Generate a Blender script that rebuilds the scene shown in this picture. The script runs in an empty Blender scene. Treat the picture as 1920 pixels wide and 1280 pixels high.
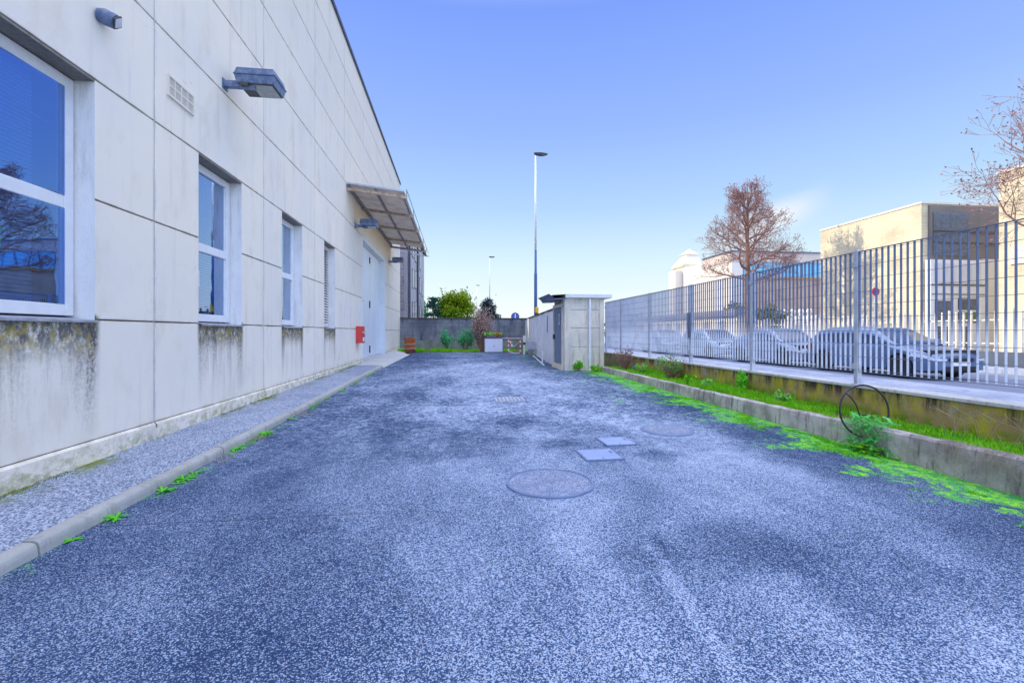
import bpy, math, random
from mathutils import Vector, Matrix, noise as mnoise
R = math.radians
PI = math.pi
C = bpy.context.scene.collection
random.seed(7)
ORG = {}

# ------------------------------------------------------------------ node helper
class G:
    def __init__(s, nt):
        s.nt = nt
    def n(s, t, ins=None, **props):
        nd = s.nt.nodes.new(t)
        for k, v in props.items():
            setattr(nd, k, v)
        if ins:
            for k, v in ins.items():
                s.put(nd.inputs[k], v)
        return nd
    def put(s, sock, v):
        if isinstance(v, bpy.types.NodeSocket):
            s.nt.links.new(v, sock)
        else:
            if isinstance(v, (tuple, list)) and len(v) == 3 and sock.type == 'RGBA':
                v = (*v, 1)
            sock.default_value = v
    def m(s, op, a, b=0.0, c=0.0, clamp=False):
        nd = s.nt.nodes.new('ShaderNodeMath'); nd.operation = op; nd.use_clamp = clamp
        s.put(nd.inputs[0], a); s.put(nd.inputs[1], b); s.put(nd.inputs[2], c)
        return nd.outputs[0]
    def mix(s, f, a, b, blend='MIX'):
        nd = s.nt.nodes.new('ShaderNodeMix'); nd.data_type = 'RGBA'; nd.blend_type = blend
        s.put(nd.inputs[0], f); s.put(nd.inputs[6], a); s.put(nd.inputs[7], b)
        return nd.outputs[2]
    def pos(s):
        return s.n('ShaderNodeNewGeometry').outputs['Position']
    def obj(s):
        return s.n('ShaderNodeTexCoord').outputs['Object']
    def sep(s, v):
        nd = s.n('ShaderNodeSeparateXYZ', {0: v}); return nd.outputs[0], nd.outputs[1], nd.outputs[2]
    def scl(s, v, sc):
        return s.n('ShaderNodeMapping', {'Vector': v, 'Scale': sc}).outputs[0]
    def noise(s, v, scale, detail=4, rough=0.55, dist=0.0):
        nd = s.n('ShaderNodeTexNoise', {'Vector': v, 'Scale': scale, 'Detail': detail, 'Roughness': rough, 'Distortion': dist})
        return nd.outputs[0]
    def sm(s, v, a, b, lo=0.0, hi=1.0):
        nd = s.n('ShaderNodeMapRange', {'Value': v, 'From Min': a, 'From Max': b, 'To Min': lo, 'To Max': hi}, interpolation_type='SMOOTHSTEP')
        return nd.outputs[0]
    def ramp(s, f, stops):
        nd = s.n('ShaderNodeValToRGB', {0: f}); cr = nd.color_ramp
        while len(cr.elements) < len(stops): cr.elements.new(0.5)
        for e, (p, c) in zip(cr.elements, stops):
            e.position = p; e.color = (*c, 1)
        return nd.outputs[0]
    def bump(s, h, strength, dist=0.01):
        return s.n('ShaderNodeBump', {'Height': h, 'Strength': strength, 'Distance': dist}).outputs[0]

def newmat(name):
    m = bpy.data.materials.new(name); m.use_nodes = True
    nt = m.node_tree; b = nt.nodes['Principled BSDF']
    return m, G(nt), b

def simple(name, c1, c2=None, rough=0.6, metal=0.0, scale=6.0, bump=0.0, spec=0.5, fine=60.0, coat=0.0, streak=False):
    m, g, b = newmat(name)
    if c2 is None: c2 = tuple(x*0.8 for x in c1)
    v = g.obj()
    if streak: v = g.scl(v, (1, 1, 0.15))
    f = g.noise(v, scale, 5, 0.6)
    f = g.sm(f, 0.35, 0.68)
    g.put(b.inputs['Base Color'], g.mix(f, c1, c2))
    r2 = g.noise(g.obj(), scale*2.3, 3)
    g.put(b.inputs['Roughness'], g.m('MULTIPLY_ADD', r2, 0.25, rough-0.12, clamp=True))
    b.inputs['Metallic'].default_value = metal
    b.inputs['Specular IOR Level'].default_value = spec
    if coat: b.inputs['Coat Weight'].default_value = coat
    if bump:
        g.put(b.inputs['Normal'], g.bump(g.noise(g.obj(), fine, 4), bump, 0.01))
    return m

def leafmat(name, c1, c2, scale=3.0, trans=0.35):
    m, g, b = newmat(name)
    oi = g.noise(g.pos(), scale, 3)
    nrnd = g.n('ShaderNodeNewGeometry').outputs['Random Per Island']
    f = g.m('ADD', g.m('MULTIPLY', g.sm(oi, .35, .65), 0.5), g.m('MULTIPLY', nrnd, 0.5))
    col = g.mix(f, c1, c2)
    g.put(b.inputs['Base Color'], col)
    b.inputs['Roughness'].default_value = 0.6
    b.inputs['Specular IOR Level'].default_value = 0.25
    tr = g.n('ShaderNodeBsdfTranslucent', {'Color': col})
    mx = g.n('ShaderNodeMixShader', {0: trans, 1: b.outputs[0], 2: tr.outputs[0]})
    out = [n for n in g.nt.nodes if n.type == 'OUTPUT_MATERIAL'][0]
    g.nt.links.new(mx.outputs[0], out.inputs[0])
    return m

# ------------------------------------------------------------------ mesh helper
class MB:
    def __init__(s):
        s.v = []; s.f = []; s.mi = []; s.cur = 0; s.sm = []; s.smooth = False
    def face(s, idx):
        s.f.append(idx); s.mi.append(s.cur); s.sm.append(s.smooth)
    def poly(s, pts):
        b = len(s.v); s.v += [tuple(p) for p in pts]; s.face(tuple(range(b, b+len(pts))))
    def box(s, x0, x1, y0, y1, z0, z1):
        if x0 > x1: x0, x1 = x1, x0
        if y0 > y1: y0, y1 = y1, y0
        if z0 > z1: z0, z1 = z1, z0
        b = len(s.v)
        s.v += [(x0,y0,z0),(x1,y0,z0),(x1,y1,z0),(x0,y1,z0),(x0,y0,z1),(x1,y0,z1),(x1,y1,z1),(x0,y1,z1)]
        for q in ((0,3,2,1),(4,5,6,7),(0,1,5,4),(1,2,6,5),(2,3,7,6),(3,0,4,7)):
            s.face(tuple(b+i for i in q))
    def beam(s, p, q, w, h, up=(0,0,1)):
        p = Vector(p); q = Vector(q); d = (q-p)
        if d.length < 1e-6: return
        d.normalize(); up = Vector(up)
        if abs(d.dot(up)) > .98: up = Vector((1,0,0))
        a = d.cross(up).normalized()*w*.5; c = a.cross(d).normalized()*h*.5
        b = len(s.v)
        for o in (p, q):
            for e in (-a-c, a-c, a+c, -a+c): s.v.append(tuple(o+e))
        for f in ((0,1,2,3),(7,6,5,4),(0,4,5,1),(1,5,6,2),(2,6,7,3),(3,7,4,0)):
            s.face(tuple(b+i for i in f))
    def tube(s, pts, rad, n=8, caps=True):
        pts = [Vector(p) for p in pts]
        if not isinstance(rad, (list, tuple)): rad = [rad]*len(pts)
        b = len(s.v); prev = None
        for i, p in enumerate(pts):
            d = (pts[min(i+1, len(pts)-1)] - pts[max(i-1, 0)])
            if d.length < 1e-9: d = Vector((0,0,1))
            d.normalize()
            if prev is None:
                u = Vector((0,0,1)) if abs(d.z) < .9 else Vector((1,0,0))
                a = d.cross(u).normalized()
            else:
                a = (prev - d*prev.dot(d))
                a = a.normalized() if a.length > 1e-6 else d.orthogonal().normalized()
            prev = a; c = d.cross(a)
            for k in range(n):
                t = 2*PI*k/n
                s.v.append(tuple(p + (a*math.cos(t)+c*math.sin(t))*rad[i]))
        for i in range(len(pts)-1):
            for k in range(n):
                k2 = (k+1) % n
                s.face((b+i*n+k, b+i*n+k2, b+(i+1)*n+k2, b+(i+1)*n+k))
        if caps:
            s.face(tuple(b+k for k in reversed(range(n))))
            s.face(tuple(b+(len(pts)-1)*n+k for k in range(n)))
    def lathe(s, c, prof, n=24, axis='z'):
        b = len(s.v)
        for (r, h) in prof:
            for k in range(n):
                t = 2*PI*k/n; a, d = r*math.cos(t), r*math.sin(t)
                if axis == 'z': p = (c[0]+a, c[1]+d, c[2]+h)
                elif axis == 'y': p = (c[0]+a, c[1]+h, c[2]+d)
                else: p = (c[0]+h, c[1]+a, c[2]+d)
                s.v.append(p)
        for i in range(len(prof)-1):
            for k in range(n):
                k2 = (k+1) % n
                s.face((b+i*n+k, b+i*n+k2, b+(i+1)*n+k2, b+(i+1)*n+k))
        s.face(tuple(b+k for k in reversed(range(n))))
        s.face(tuple(b+(len(prof)-1)*n+k for k in range(n)))
    def grid(s, rows, closed=False):
        b = len(s.v); m = len(rows[0])
        for r in rows: s.v += [tuple(p) for p in r]
        for i in range(len(rows)-1):
            for k in range(m-1 if not closed else m):
                k2 = (k+1) % m
                s.face((b+i*m+k, b+i*m+k2, b+(i+1)*m+k2, b+(i+1)*m+k))
    def blade(s, p, h, w, lean, ang, seg=2):
        dx, dy = math.cos(ang), math.sin(ang); b = len(s.v)
        nx, ny = -dy*w*.5, dx*w*.5
        for i in range(seg):
            t = i/seg; o = lean*t*t
            s.v.append((p[0]+dx*o+nx*(1-t*.6), p[1]+dy*o+ny*(1-t*.6), p[2]+h*t))
            s.v.append((p[0]+dx*o-nx*(1-t*.6), p[1]+dy*o-ny*(1-t*.6), p[2]+h*t))
        s.v.append((p[0]+dx*lean, p[1]+dy*lean, p[2]+h*(1-.25*min(1, abs(lean)/max(h, .01)))))
        for i in range(seg-1):
            s.face((b+2*i, b+2*i+1, b+2*i+3, b+2*i+2))
        s.face((b+2*seg-2, b+2*seg-1, b+2*seg))
    def leaf(s, p, sz, asp=1.6):
        d = Vector((random.gauss(0,1), random.gauss(0,1), random.gauss(0,1))).normalized()
        u = d.orthogonal().normalized(); w = d.cross(u)
        a = random.random()*6.28; e = u*math.cos(a)+w*math.sin(a); f = d.cross(e)
        p = Vector(p)
        s.poly([p-e*sz*asp*.5, p-f*sz*.4+e*0.05*sz, p+e*sz*asp*.5, p+f*sz*.4+e*0.05*sz])
    def split(s, name, mats, parent=None, **kw):
        par = list(range(len(s.v)))
        def find(i):
            while par[i] != i:
                par[i] = par[par[i]]; i = par[i]
            return i
        for f in s.f:
            for i in f[1:]: par[find(i)] = find(f[0])
        gr = {}
        for k, f in enumerate(s.f): gr.setdefault(find(f[0]), []).append(k)
        outs = []
        for ks in gr.values():
            m = MB(); mp = {}
            for k in ks:
                for i in s.f[k]:
                    if i not in mp: mp[i] = len(m.v); m.v.append(s.v[i])
                m.f.append(tuple(mp[i] for i in s.f[k])); m.mi.append(s.mi[k]); m.sm.append(s.sm[k])
            outs.append(m.build(name, mats, parent, **kw))
        return outs
    def build(s, name, mats, parent=None, bevel=0.0, kind=None, local=False, bseg=2):
        me = bpy.data.meshes.new(name)
        off = Vector(ORG.get(parent.name, (0,0,0))) if (parent and not local) else Vector((0,0,0))
        vv = s.v if off.length == 0 else [(a-off.x, b-off.y, c-off.z) for a, b, c in s.v]
        me.from_pydata(vv, [], s.f)
        if not isinstance(mats, (list, tuple)): mats = [mats]
        for m in mats: me.materials.append(m)
        if len(mats) > 1: me.polygons.foreach_set('material_index', s.mi)
        if any(s.sm): me.polygons.foreach_set('use_smooth', s.sm)
        me.update()
        o = bpy.data.objects.new(name, me); C.objects.link(o)
        if parent: o.parent = parent; ORG[o.name] = tuple(off)
        if bevel:
            b = o.modifiers.new('b', 'BEVEL'); b.width = bevel; b.segments = bseg; b.limit_method = 'ANGLE'; b.angle_limit = R(40)
        if kind: o['kind'] = kind
        return o

def tag(o, label=None, cat=None, group=None, kind=None):
    if label: o['label'] = label
    if cat: o['category'] = cat
    if group: o['group'] = group
    if kind: o['kind'] = kind
    return o
def thing(name, label, cat, loc=(0,0,0), group=None):
    o = bpy.data.objects.new(name, None); C.objects.link(o); o.location = loc; o.empty_display_size = .2
    ORG[o.name] = tuple(loc); tag(o, label, cat, group); return o
def copy_tree(o, parent=None):
    c = o.copy(); C.objects.link(c)
    if parent: c.parent = parent
    for ch in [x for x in bpy.data.objects if x.parent == o]: copy_tree(ch, c)
    return c
def text_mesh(name, body, size, matrix, mat, parent, ext=0.002):
    cu = bpy.data.curves.new(name, 'FONT'); cu.body = body; cu.size = size; cu.extrude = ext
    cu.align_x = 'CENTER'; cu.align_y = 'CENTER'
    t = bpy.data.objects.new(name+'_tmp', cu); C.objects.link(t)
    bpy.context.view_layer.update()
    me = bpy.data.meshes.new_from_object(t.evaluated_get(bpy.context.evaluated_depsgraph_get()))
    bpy.data.objects.remove(t)
    off = Vector(ORG.get(parent.name, (0,0,0)))
    me.transform(Matrix.Translation(-off) @ matrix)
    me.materials.clear(); me.materials.append(mat)
    o = bpy.data.objects.new(name, me); C.objects.link(o); o.parent = parent
    return o

def gz(y): return .01*y - .07          # the yard rises gently away from the camera

# ------------------------------------------------------------------ materials
# warehouse wall: pale concrete panels, streaked under the windows
WINS = [(.65,2.1), (4.13,5.55), (7.59,9.02), (11.0,12.4), (14.38,15.62)]
def wall_material():
    m, g, b = newmat('pale_concrete_panel')
    P = g.pos(); x, y, z = g.sep(P)
    base = g.mix(g.sm(g.noise(P, .5, 5, .6), .3, .7), (.94,.86,.72), (.86,.81,.73))
    base = g.mix(g.m('MULTIPLY', g.sm(g.noise(g.scl(P, (1,1,.6)), 1.5, 6, .65), .50, .72), .5), base, (.72,.63,.50))
    pid = g.n('ShaderNodeTexWhiteNoise', {0: g.n('ShaderNodeCombineXYZ', {0: g.m('FLOOR', g.m('DIVIDE', g.m('SUBTRACT', y, 3.1), 3.45)), 1: g.m('FLOOR', g.m('DIVIDE', g.m('SUBTRACT', z, .31), 1.33))}).outputs[0]}).outputs[0]
    base = g.mix(g.m('MULTIPLY', pid, .16), base, (.60,.59,.58))
    st = g.noise(g.scl(P, (1, 3.0, .16)), 2.2, 6, .62)
    base = g.mix(g.m('MULTIPLY', g.sm(st, .52, .80), .32), base, (.40,.385,.37))
    # the upper wall is greyer
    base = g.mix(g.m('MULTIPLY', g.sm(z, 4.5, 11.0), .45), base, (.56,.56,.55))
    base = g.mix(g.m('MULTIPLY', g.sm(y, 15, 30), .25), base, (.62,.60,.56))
    # fine speckle
    sp = g.noise(P, 140, 3, .7)
    base = g.mix(g.m('MULTIPLY', g.sm(sp, .55, .75), .28), base, (.42,.40,.37))
    # dirt clinging to the horizontal joints
    fr = g.m('ABSOLUTE', g.m('SUBTRACT', g.m('FRACT', g.m('DIVIDE', g.m('SUBTRACT', z, .31-1.33*.5), 1.33)), .5))
    jd = g.m('MULTIPLY', g.sm(fr, .03, 0.0), g.sm(g.noise(g.scl(P, (1,1,.4)), 3.5, 4), .4, .65))
    base = g.mix(g.m('MULTIPLY', jd, .45), base, (.34,.29,.20))
    vf = g.m('ABSOLUTE', g.m('SUBTRACT', g.m('FRACT', g.m('DIVIDE', g.m('SUBTRACT', y, 6.55-3.45*.5), 3.45)), .5))
    vd = g.m('MULTIPLY', g.sm(vf, .016, 0.0), g.sm(g.noise(g.scl(P, (1,1,.5)), 5, 5), .38, .6))
    base = g.mix(g.m('MULTIPLY', vd, .4), base, (.36,.36,.38))
    # stains under each sill
    tot = None; tot2 = None
    for (a, c) in WINS:
        inside = g.m('MULTIPLY', g.sm(y, a-.06, a+.04), g.sm(y, c+.10, c-.02))
        edge = g.m('MAXIMUM', g.sm(g.m('ABSOLUTE', g.m('SUBTRACT', y, c-.05)), .18, 0), g.sm(g.m('ABSOLUTE', g.m('SUBTRACT', y, a+.05)), .14, 0))
        fade = g.m('MULTIPLY', g.sm(z, .15, 1.66), g.sm(z, 1.72, 1.66))
        n1 = g.noise(g.scl(P, (1, 3.6, .45)), 1.7, 8, .74)
        s1 = g.m('MULTIPLY', g.m('ADD', g.sm(n1, .40, .72), g.m('MULTIPLY', edge, .75)), fade)
        s1 = g.m('MULTIPLY', s1, inside)
        top = g.m('MULTIPLY', g.m('MULTIPLY', g.sm(z, 1.12, 1.50), g.sm(z, 1.70, 1.66)), inside)
        tot = s1 if tot is None else g.m('ADD', tot, s1)
        tot2 = top if tot2 is None else g.m('ADD', tot2, top)
    tex = g.sm(g.noise(P, 26, 6, .75), .34, .66)
    tot = g.m('MULTIPLY', tot, g.m('MULTIPLY_ADD', tex, .8, .25), clamp=True)
    base = g.mix(g.m('MULTIPLY', tot, 1.05, clamp=True), base, (.12,.115,.12))
    t3 = g.m('MULTIPLY', tot2, g.sm(g.noise(g.scl(P, (1,1,.6)), 17, 8, .8), .34, .54), clamp=True)
    base = g.mix(g.m('MULTIPLY', t3, .9), base, g.mix(g.sm(g.noise(P, 9, 4), .45, .58), (.09,.085,.08), (.30,.24,.04)))
    # rising damp and moss at the foot (the ground climbs one in a hundred)
    hz = g.m('SUBTRACT', z, g.m('MULTIPLY_ADD', y, .01, .03))
    mo = g.m('MULTIPLY', g.sm(hz, .30, .06), g.sm(g.noise(g.scl(P, (1,1,1.4)), 5.5, 9, .8), .42, .62))
    mcol = g.mix(g.noise(P, 14, 3), (.13,.19,.02), (.30,.30,.05))
    base = g.mix(g.m('MULTIPLY', mo, .62), base, mcol)
    dk = g.m('MULTIPLY', g.sm(hz, .34, .0), g.sm(g.noise(P, 5, 6, .7), .45, .75))
    base = g.mix(g.m('MULTIPLY', dk, .55), base, (.22,.20,.16))
    wm = g.m('MULTIPLY', g.m('MULTIPLY', g.sm(z, 5.2, 6.7), g.sm(z, 7.3, 6.8)), g.m('MULTIPLY', g.sm(y, 16.5, 20), g.sm(y, 31, 28)))
    base = g.mix(g.m('MULTIPLY', wm, .75), base, (.74,.56,.31))
    # hairline cracks
    vo = g.n('ShaderNodeTexVoronoi', {'Vector': g.n('ShaderNodeVectorMath', {0: P, 1: g.n('ShaderNodeTexNoise', {'Vector': P, 'Scale': 2.0, 'Detail': 5}).outputs[1]}, operation='ADD').outputs[0], 'Scale': .35}, feature='DISTANCE_TO_EDGE').outputs[0]
    cr = g.m('MULTIPLY', g.sm(vo, .0035, 0.0), g.sm(g.noise(P, .9, 2), .5, .62))
    base = g.mix(g.m('MULTIPLY', cr, .22), base, (.25,.22,.2))
    g.put(b.inputs['Base Color'], base); b.inputs['Roughness'].default_value = .9
    b.inputs['Specular IOR Level'].default_value = .2
    h = g.m('ADD', g.m('MULTIPLY', g.noise(P, 90, 4, .7), .5), g.m('MULTIPLY', g.noise(P, 6, 4), .8))
    g.put(b.inputs['Normal'], g.bump(h, .35, .006))
    return m

def asphalt_material():
    m, g, b = newmat('worn_asphalt')
    P = g.pos(); x, y, z = g.sep(P)
    big = g.noise(P, .42, 5, .58, .6)
    mid = g.noise(g.scl(P, (1.2, .55, 1)), 1.1, 6, .62, .4)
    f = g.m('ADD', g.m('MULTIPLY', big, .55), g.m('MULTIPLY', mid, .55))
    # pale swath down the middle, darker at both edges
    mid_x = g.m('SUBTRACT', x, g.m('MULTIPLY_ADD', y, -.06, 1.9))
    sw = g.sm(g.m('ABSOLUTE', mid_x), 2.9, .5)
    f = g.m('ADD', f, g.m('MULTIPLY', sw, .13))
    f = g.m('SUBTRACT', f, g.m('MULTIPLY', g.sm(x, 3.4, 5.2), g.sm(y, 1.5, 3.2, 0, .24)))
    f = g.m('SUBTRACT', f, g.m('MULTIPLY', g.sm(x, -1.2, -2.7), .02))
    f = g.m('ADD', f, g.m('MULTIPLY', g.m('MULTIPLY', g.sm(y, 9, 12), g.sm(y, 24, 15)), .09))
    f = g.m('SUBTRACT', f, g.m('MULTIPLY', g.sm(y, 17, 25), .13))
    # soft dark and light spots where water stood
    def spot(cx, cy, rx, ry, amt):
        nonlocal f
        d = g.m('ADD', g.m('POWER', g.m('DIVIDE', g.m('SUBTRACT', x, cx), rx), 2), g.m('POWER', g.m('DIVIDE', g.m('SUBTRACT', y, cy), ry), 2))
        d = g.m('ADD', g.m('SQRT', d), g.m('MULTIPLY', g.m('SUBTRACT', g.noise(P, 2.2, 5, .6), .5), 1.3))
        f = g.m('ADD', f, g.m('MULTIPLY', g.sm(d, 1.25, .35), amt))
    for sp in ((2.55,5.35,.33,.28,-.22), (.95,7.5,.45,.6,-.16), (1.35,6.0,.3,.3,-.14), (.25,6.4,.6,.8,-.12), (-1.0,10.5,.5,1.2,-.14),
               (1.9,3.1,.9,.5,-.15), (1.35,2.5,.55,.8,-.10), (2.7,2.6,.6,.6,-.1), (.9,2.6,.22,1.2,.14), (1.05,4.0,.5,.35,.08), (3.3,6.5,1.0,1.3,.10),
               (3.1,4.6,.9,1.2,.12), (-.3,8.6,1.6,.8,.1), (1.2,9.0,2.2,1.4,.06), (0.4,5.0,1.0,.7,.06), (-1.2,2.4,1.0,1.6,-.05), (4.6,2.9,.9,.7,-.12)):
        spot(*sp)
    # tyre-polished pale streak heading for the camera
    ln = g.m('ABSOLUTE', g.m('SUBTRACT', x, g.m('MULTIPLY_ADD', y, .12, 1.02)))
    f = g.m('ADD', f, g.m('MULTIPLY', g.m('MULTIPLY', g.sm(ln, .09, .01), g.sm(y, 3.5, 3.0)), .15))
    # aggregate stones: random brightness per small cell
    v1 = g.n('ShaderNodeTexVoronoi', {'Vector': P, 'Scale': 165.0, 'Randomness': 1.0}, feature='F1')
    v2 = g.n('ShaderNodeTexVoronoi', {'Vector': P, 'Scale': 105.0, 'Randomness': 1.0}, feature='F1')
    wn_ = g.n('ShaderNodeTexWhiteNoise', {0: g.n('ShaderNodeVectorMath', {0: g.n('ShaderNodeVectorMath', {0: P, 3: 230.0}, operation='SCALE').outputs[0]}, operation='FLOOR').outputs[0]}).outputs[0]
    v3 = g.n('ShaderNodeTexVoronoi', {'Vector': P, 'Scale': 30.0}, feature='F1')
    r1 = g.sep(v1.outputs['Color'])[0]; r2 = g.sep(v2.outputs['Color'])[1]; r3 = g.sep(v3.outputs['Color'])[0]
    near = g.sm(y, 9.0, 3.5)
    v4 = g.n('ShaderNodeTexVoronoi', {'Vector': P, 'Scale': 11.0}, feature='F1')
    r4 = g.sep(v4.outputs['Color'])[0]
    far = g.sm(y, 3.0, 9.0)
    rn = g.m('ADD', g.m('MULTIPLY', r1, .60), g.m('ADD', g.m('MULTIPLY', r2, .22), g.m('MULTIPLY', wn_, .18)))
    rf = g.m('ADD', g.m('MULTIPLY', r3, .55), g.m('MULTIPLY', r4, .45))
    rr = g.m('ADD', g.m('MULTIPLY', rn, g.m('MULTIPLY_ADD', far, -.45, 1.0)), g.m('MULTIPLY', rf, g.m('MULTIPLY', far, .45)))
    fs = g.sm(f, .16, 1.06)
    stone = g.sm(g.m('ADD', rr, g.m('MULTIPLY_ADD', fs, .36, -.245)), .37, .67)
    dark = g.mix(fs, (.007,.027,.090), (.040,.088,.195))
    light = g.mix(fs, (.27,.37,.56), (.46,.56,.76))
    warmv = g.sep(v2.outputs['Color'])[2]
    light = g.mix(g.m('MULTIPLY', g.sm(warmv, .72, .95), .5), light, (.52,.46,.40))
    col = g.mix(stone, dark, light)
    # overlay seam
    se = g.m('MULTIPLY', g.sm(g.m('ABSOLUTE', g.m('SUBTRACT', g.m('ADD', y, g.m('MULTIPLY', g.noise(P, 3, 2), .05)), 3.98)), .012, .003), g.sm(x, -.2, -1.0))
    col = g.mix(g.m('MULTIPLY', se, .75), col, (.02,.025,.05))
    # cracks with moss near the right kerb
    wv = g.n('ShaderNodeVectorMath', {0: P, 1: g.n('ShaderNodeTexNoise', {'Vector': P, 'Scale': 1.6, 'Detail': 6}).outputs[1]}, operation='ADD').outputs[0]
    vo = g.n('ShaderNodeTexVoronoi', {'Vector': wv, 'Scale': .55}, feature='DISTANCE_TO_EDGE').outputs[0]
    cr = g.m('MULTIPLY', g.sm(vo, .014, .002), g.sm(x, 2.6, 4.0))
    ckm = g.m('MULTIPLY', cr, g.sm(y, 5.5, 8))
    # moss film
    dist = g.m('SUBTRACT', 5.27, x)
    reach = g.m('MULTIPLY_ADD', g.sm(g.noise(g.n('ShaderNodeCombineXYZ', {1: y}).outputs[0], .85, 3, .6), .30, .66), 1.45, .30)
    band = g.m('SUBTRACT', 1.0, g.m('DIVIDE', dist, reach), clamp=True)
    mn = g.noise(g.scl(P, (1.2, .8, 1)), 2.9, 8, .74, 1.2)
    mos = g.sm(g.m('ADD', mn, g.m('MULTIPLY', band, .36)), .64, .71)
    mos = g.m('MULTIPLY', mos, g.m('MULTIPLY', g.sm(dist, 1.7, 1.0), g.sm(y, 1.5, 3.5, .25, 1)))
    mos = g.m('MULTIPLY', mos, g.sm(g.noise(P, 30, 6, .85), .42, .52))
    sp2 = g.m('MULTIPLY', g.sm(g.noise(P, 3.3, 9, .75), .70, .74), .8)
    lf = g.m('MULTIPLY', g.m('MULTIPLY', g.sm(x, -2.6, -2.80), g.sm(g.noise(P, 3.2, 6, .7), .52, .6)), g.sm(g.noise(P, 38, 4, .8), .48, .54))
    mos = g.m('MAXIMUM', g.m('MAXIMUM', mos, sp2), g.m('MAXIMUM', g.m('MULTIPLY', ckm, .8), g.m('MULTIPLY', lf, .8)))
    mcol = g.mix(g.sm(g.noise(P, 9, 4, .7), .4, .62), (.03,.36,.012), (.22,.64,.012))
    col = g.mix(mos, col, mcol)
    g.put(b.inputs['Base Color'], col)
    g.put(b.inputs['Roughness'], g.m('MULTIPLY_ADD', stone, -.10, .88))
    b.inputs['Specular IOR Level'].default_value = .3
    h = g.m('ADD', g.m('MULTIPLY', g.m('SUBTRACT', 1, v1.outputs['Distance']), .6), g.m('MULTIPLY', stone, .5))
    g.put(b.inputs['Normal'], g.bump(h, .55, .005))
    return m

def sidewalk_material():
    m, g, b = newmat('grey_tar_paving')
    P = g.pos(); x, y, z = g.sep(P)
    v1 = g.n('ShaderNodeTexVoronoi', {'Vector': g.scl(P, (1, .8, 1)), 'Scale': 95.0}, feature='F1')
    r1 = g.sep(v1.outputs['Color'])[0]
    big = g.sm(g.noise(P, .8, 6, .65), .3, .7)
    st = g.sm(g.m('ADD', r1, g.m('MULTIPLY', big, .25)), .35, .95)
    col = g.mix(st, (.09,.13,.22), (.46,.51,.62))
    col = g.mix(g.m('MULTIPLY', g.sm(g.noise(P, 3, 6, .7), .56, .7), .35), col, (.10,.12,.18))
    mo = g.m('MULTIPLY', g.sm(x, -3.55, -3.93), g.sm(g.noise(g.scl(P, (1,.6,1)), 2.4, 8, .75), .50, .60))
    col = g.mix(mo, col, g.mix(g.noise(P, 20, 3), (.07,.12,.01), (.22,.27,.02)))
    g.put(b.inputs['Base Color'], col); b.inputs['Roughness'].default_value = .85
    g.put(b.inputs['Normal'], g.bump(g.m('SUBTRACT', 1, v1.outputs['Distance']), .5, .004))
    return m

def mossy_wall_material():
    m, g, b = newmat('mossy_retaining_wall')
    P = g.pos(); x, y, z = g.sep(P)
    base = g.mix(g.sm(g.noise(P, 1.2, 6, .65), .35, .65), (.36,.25,.12), (.28,.26,.07))
    base = g.mix(g.m('MULTIPLY', g.sm(g.noise(P, 3.0, 7, .7), .45, .62), .8), base, (.46,.40,.03))
    st = g.noise(g.scl(P, (1, 2.2, .35)), 2.4, 7, .7)
    dk = g.m('MULTIPLY', g.sm(st, .46, .6), g.sm(z, .38, .62))
    base = g.mix(g.m('MULTIPLY', dk, .9), base, (.022,.024,.03))
    gr = g.m('MULTIPLY', g.sm(g.noise(g.scl(P, (1, 1.5, .6)), 3.7, 7, .7), .53, .66), g.sm(z, .3, .6))
    base = g.mix(g.m('MULTIPLY', gr, .8), base, (.36,.36,.34))
    base = g.mix(g.m('MULTIPLY', g.sm(z, .45, .30), g.sm(g.noise(P, 5, 5), .4, .6)), base, (.14,.24,.01))
    base = g.mix(g.m('MULTIPLY', g.sm(y, 14, 17), .4), base, (.3,.3,.28))
    g.put(b.inputs['Base Color'], base); b.inputs['Roughness'].default_value = .95
    b.inputs['Specular IOR Level'].default_value = .15
    g.put(b.inputs['Normal'], g.bump(g.noise(P, 22, 8, .75), .7, .02))
    return m

def conc(name, c1, c2, dirt=(.2,.19,.18), damt=.5, moss=0.0, sc=1.0, bump=.5, joint=None):
    m, g, b = newmat(name)
    P = g.pos(); x, y, z = g.sep(P)
    base = g.mix(g.sm(g.noise(P, .9*sc, 6, .6), .32, .68), c1, c2)
    st = g.sm(g.noise(g.scl(P, (2, 2, .3)), 2.4*sc, 7, .68), .48, .72)
    base = g.mix(g.m('MULTIPLY', st, damt), base, dirt)
    sp = g.sm(g.noise(P, 34*sc, 6, .75), .52, .68)
    base = g.mix(g.m('MULTIPLY', sp, damt*.7), base, dirt)
    if moss:
        mo = g.m('MULTIPLY', g.sm(g.noise(P, 3.1*sc, 7, .72), .5, .62), moss)
        base = g.mix(mo, base, (.12,.22,.02))
    g.put(b.inputs['Base Color'], base); b.inputs['Roughness'].default_value = .9
    b.inputs['Specular IOR Level'].default_value = .2
    g.put(b.inputs['Normal'], g.bump(g.noise(P, 40*sc, 6, .7), bump, .01))
    return m

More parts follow.
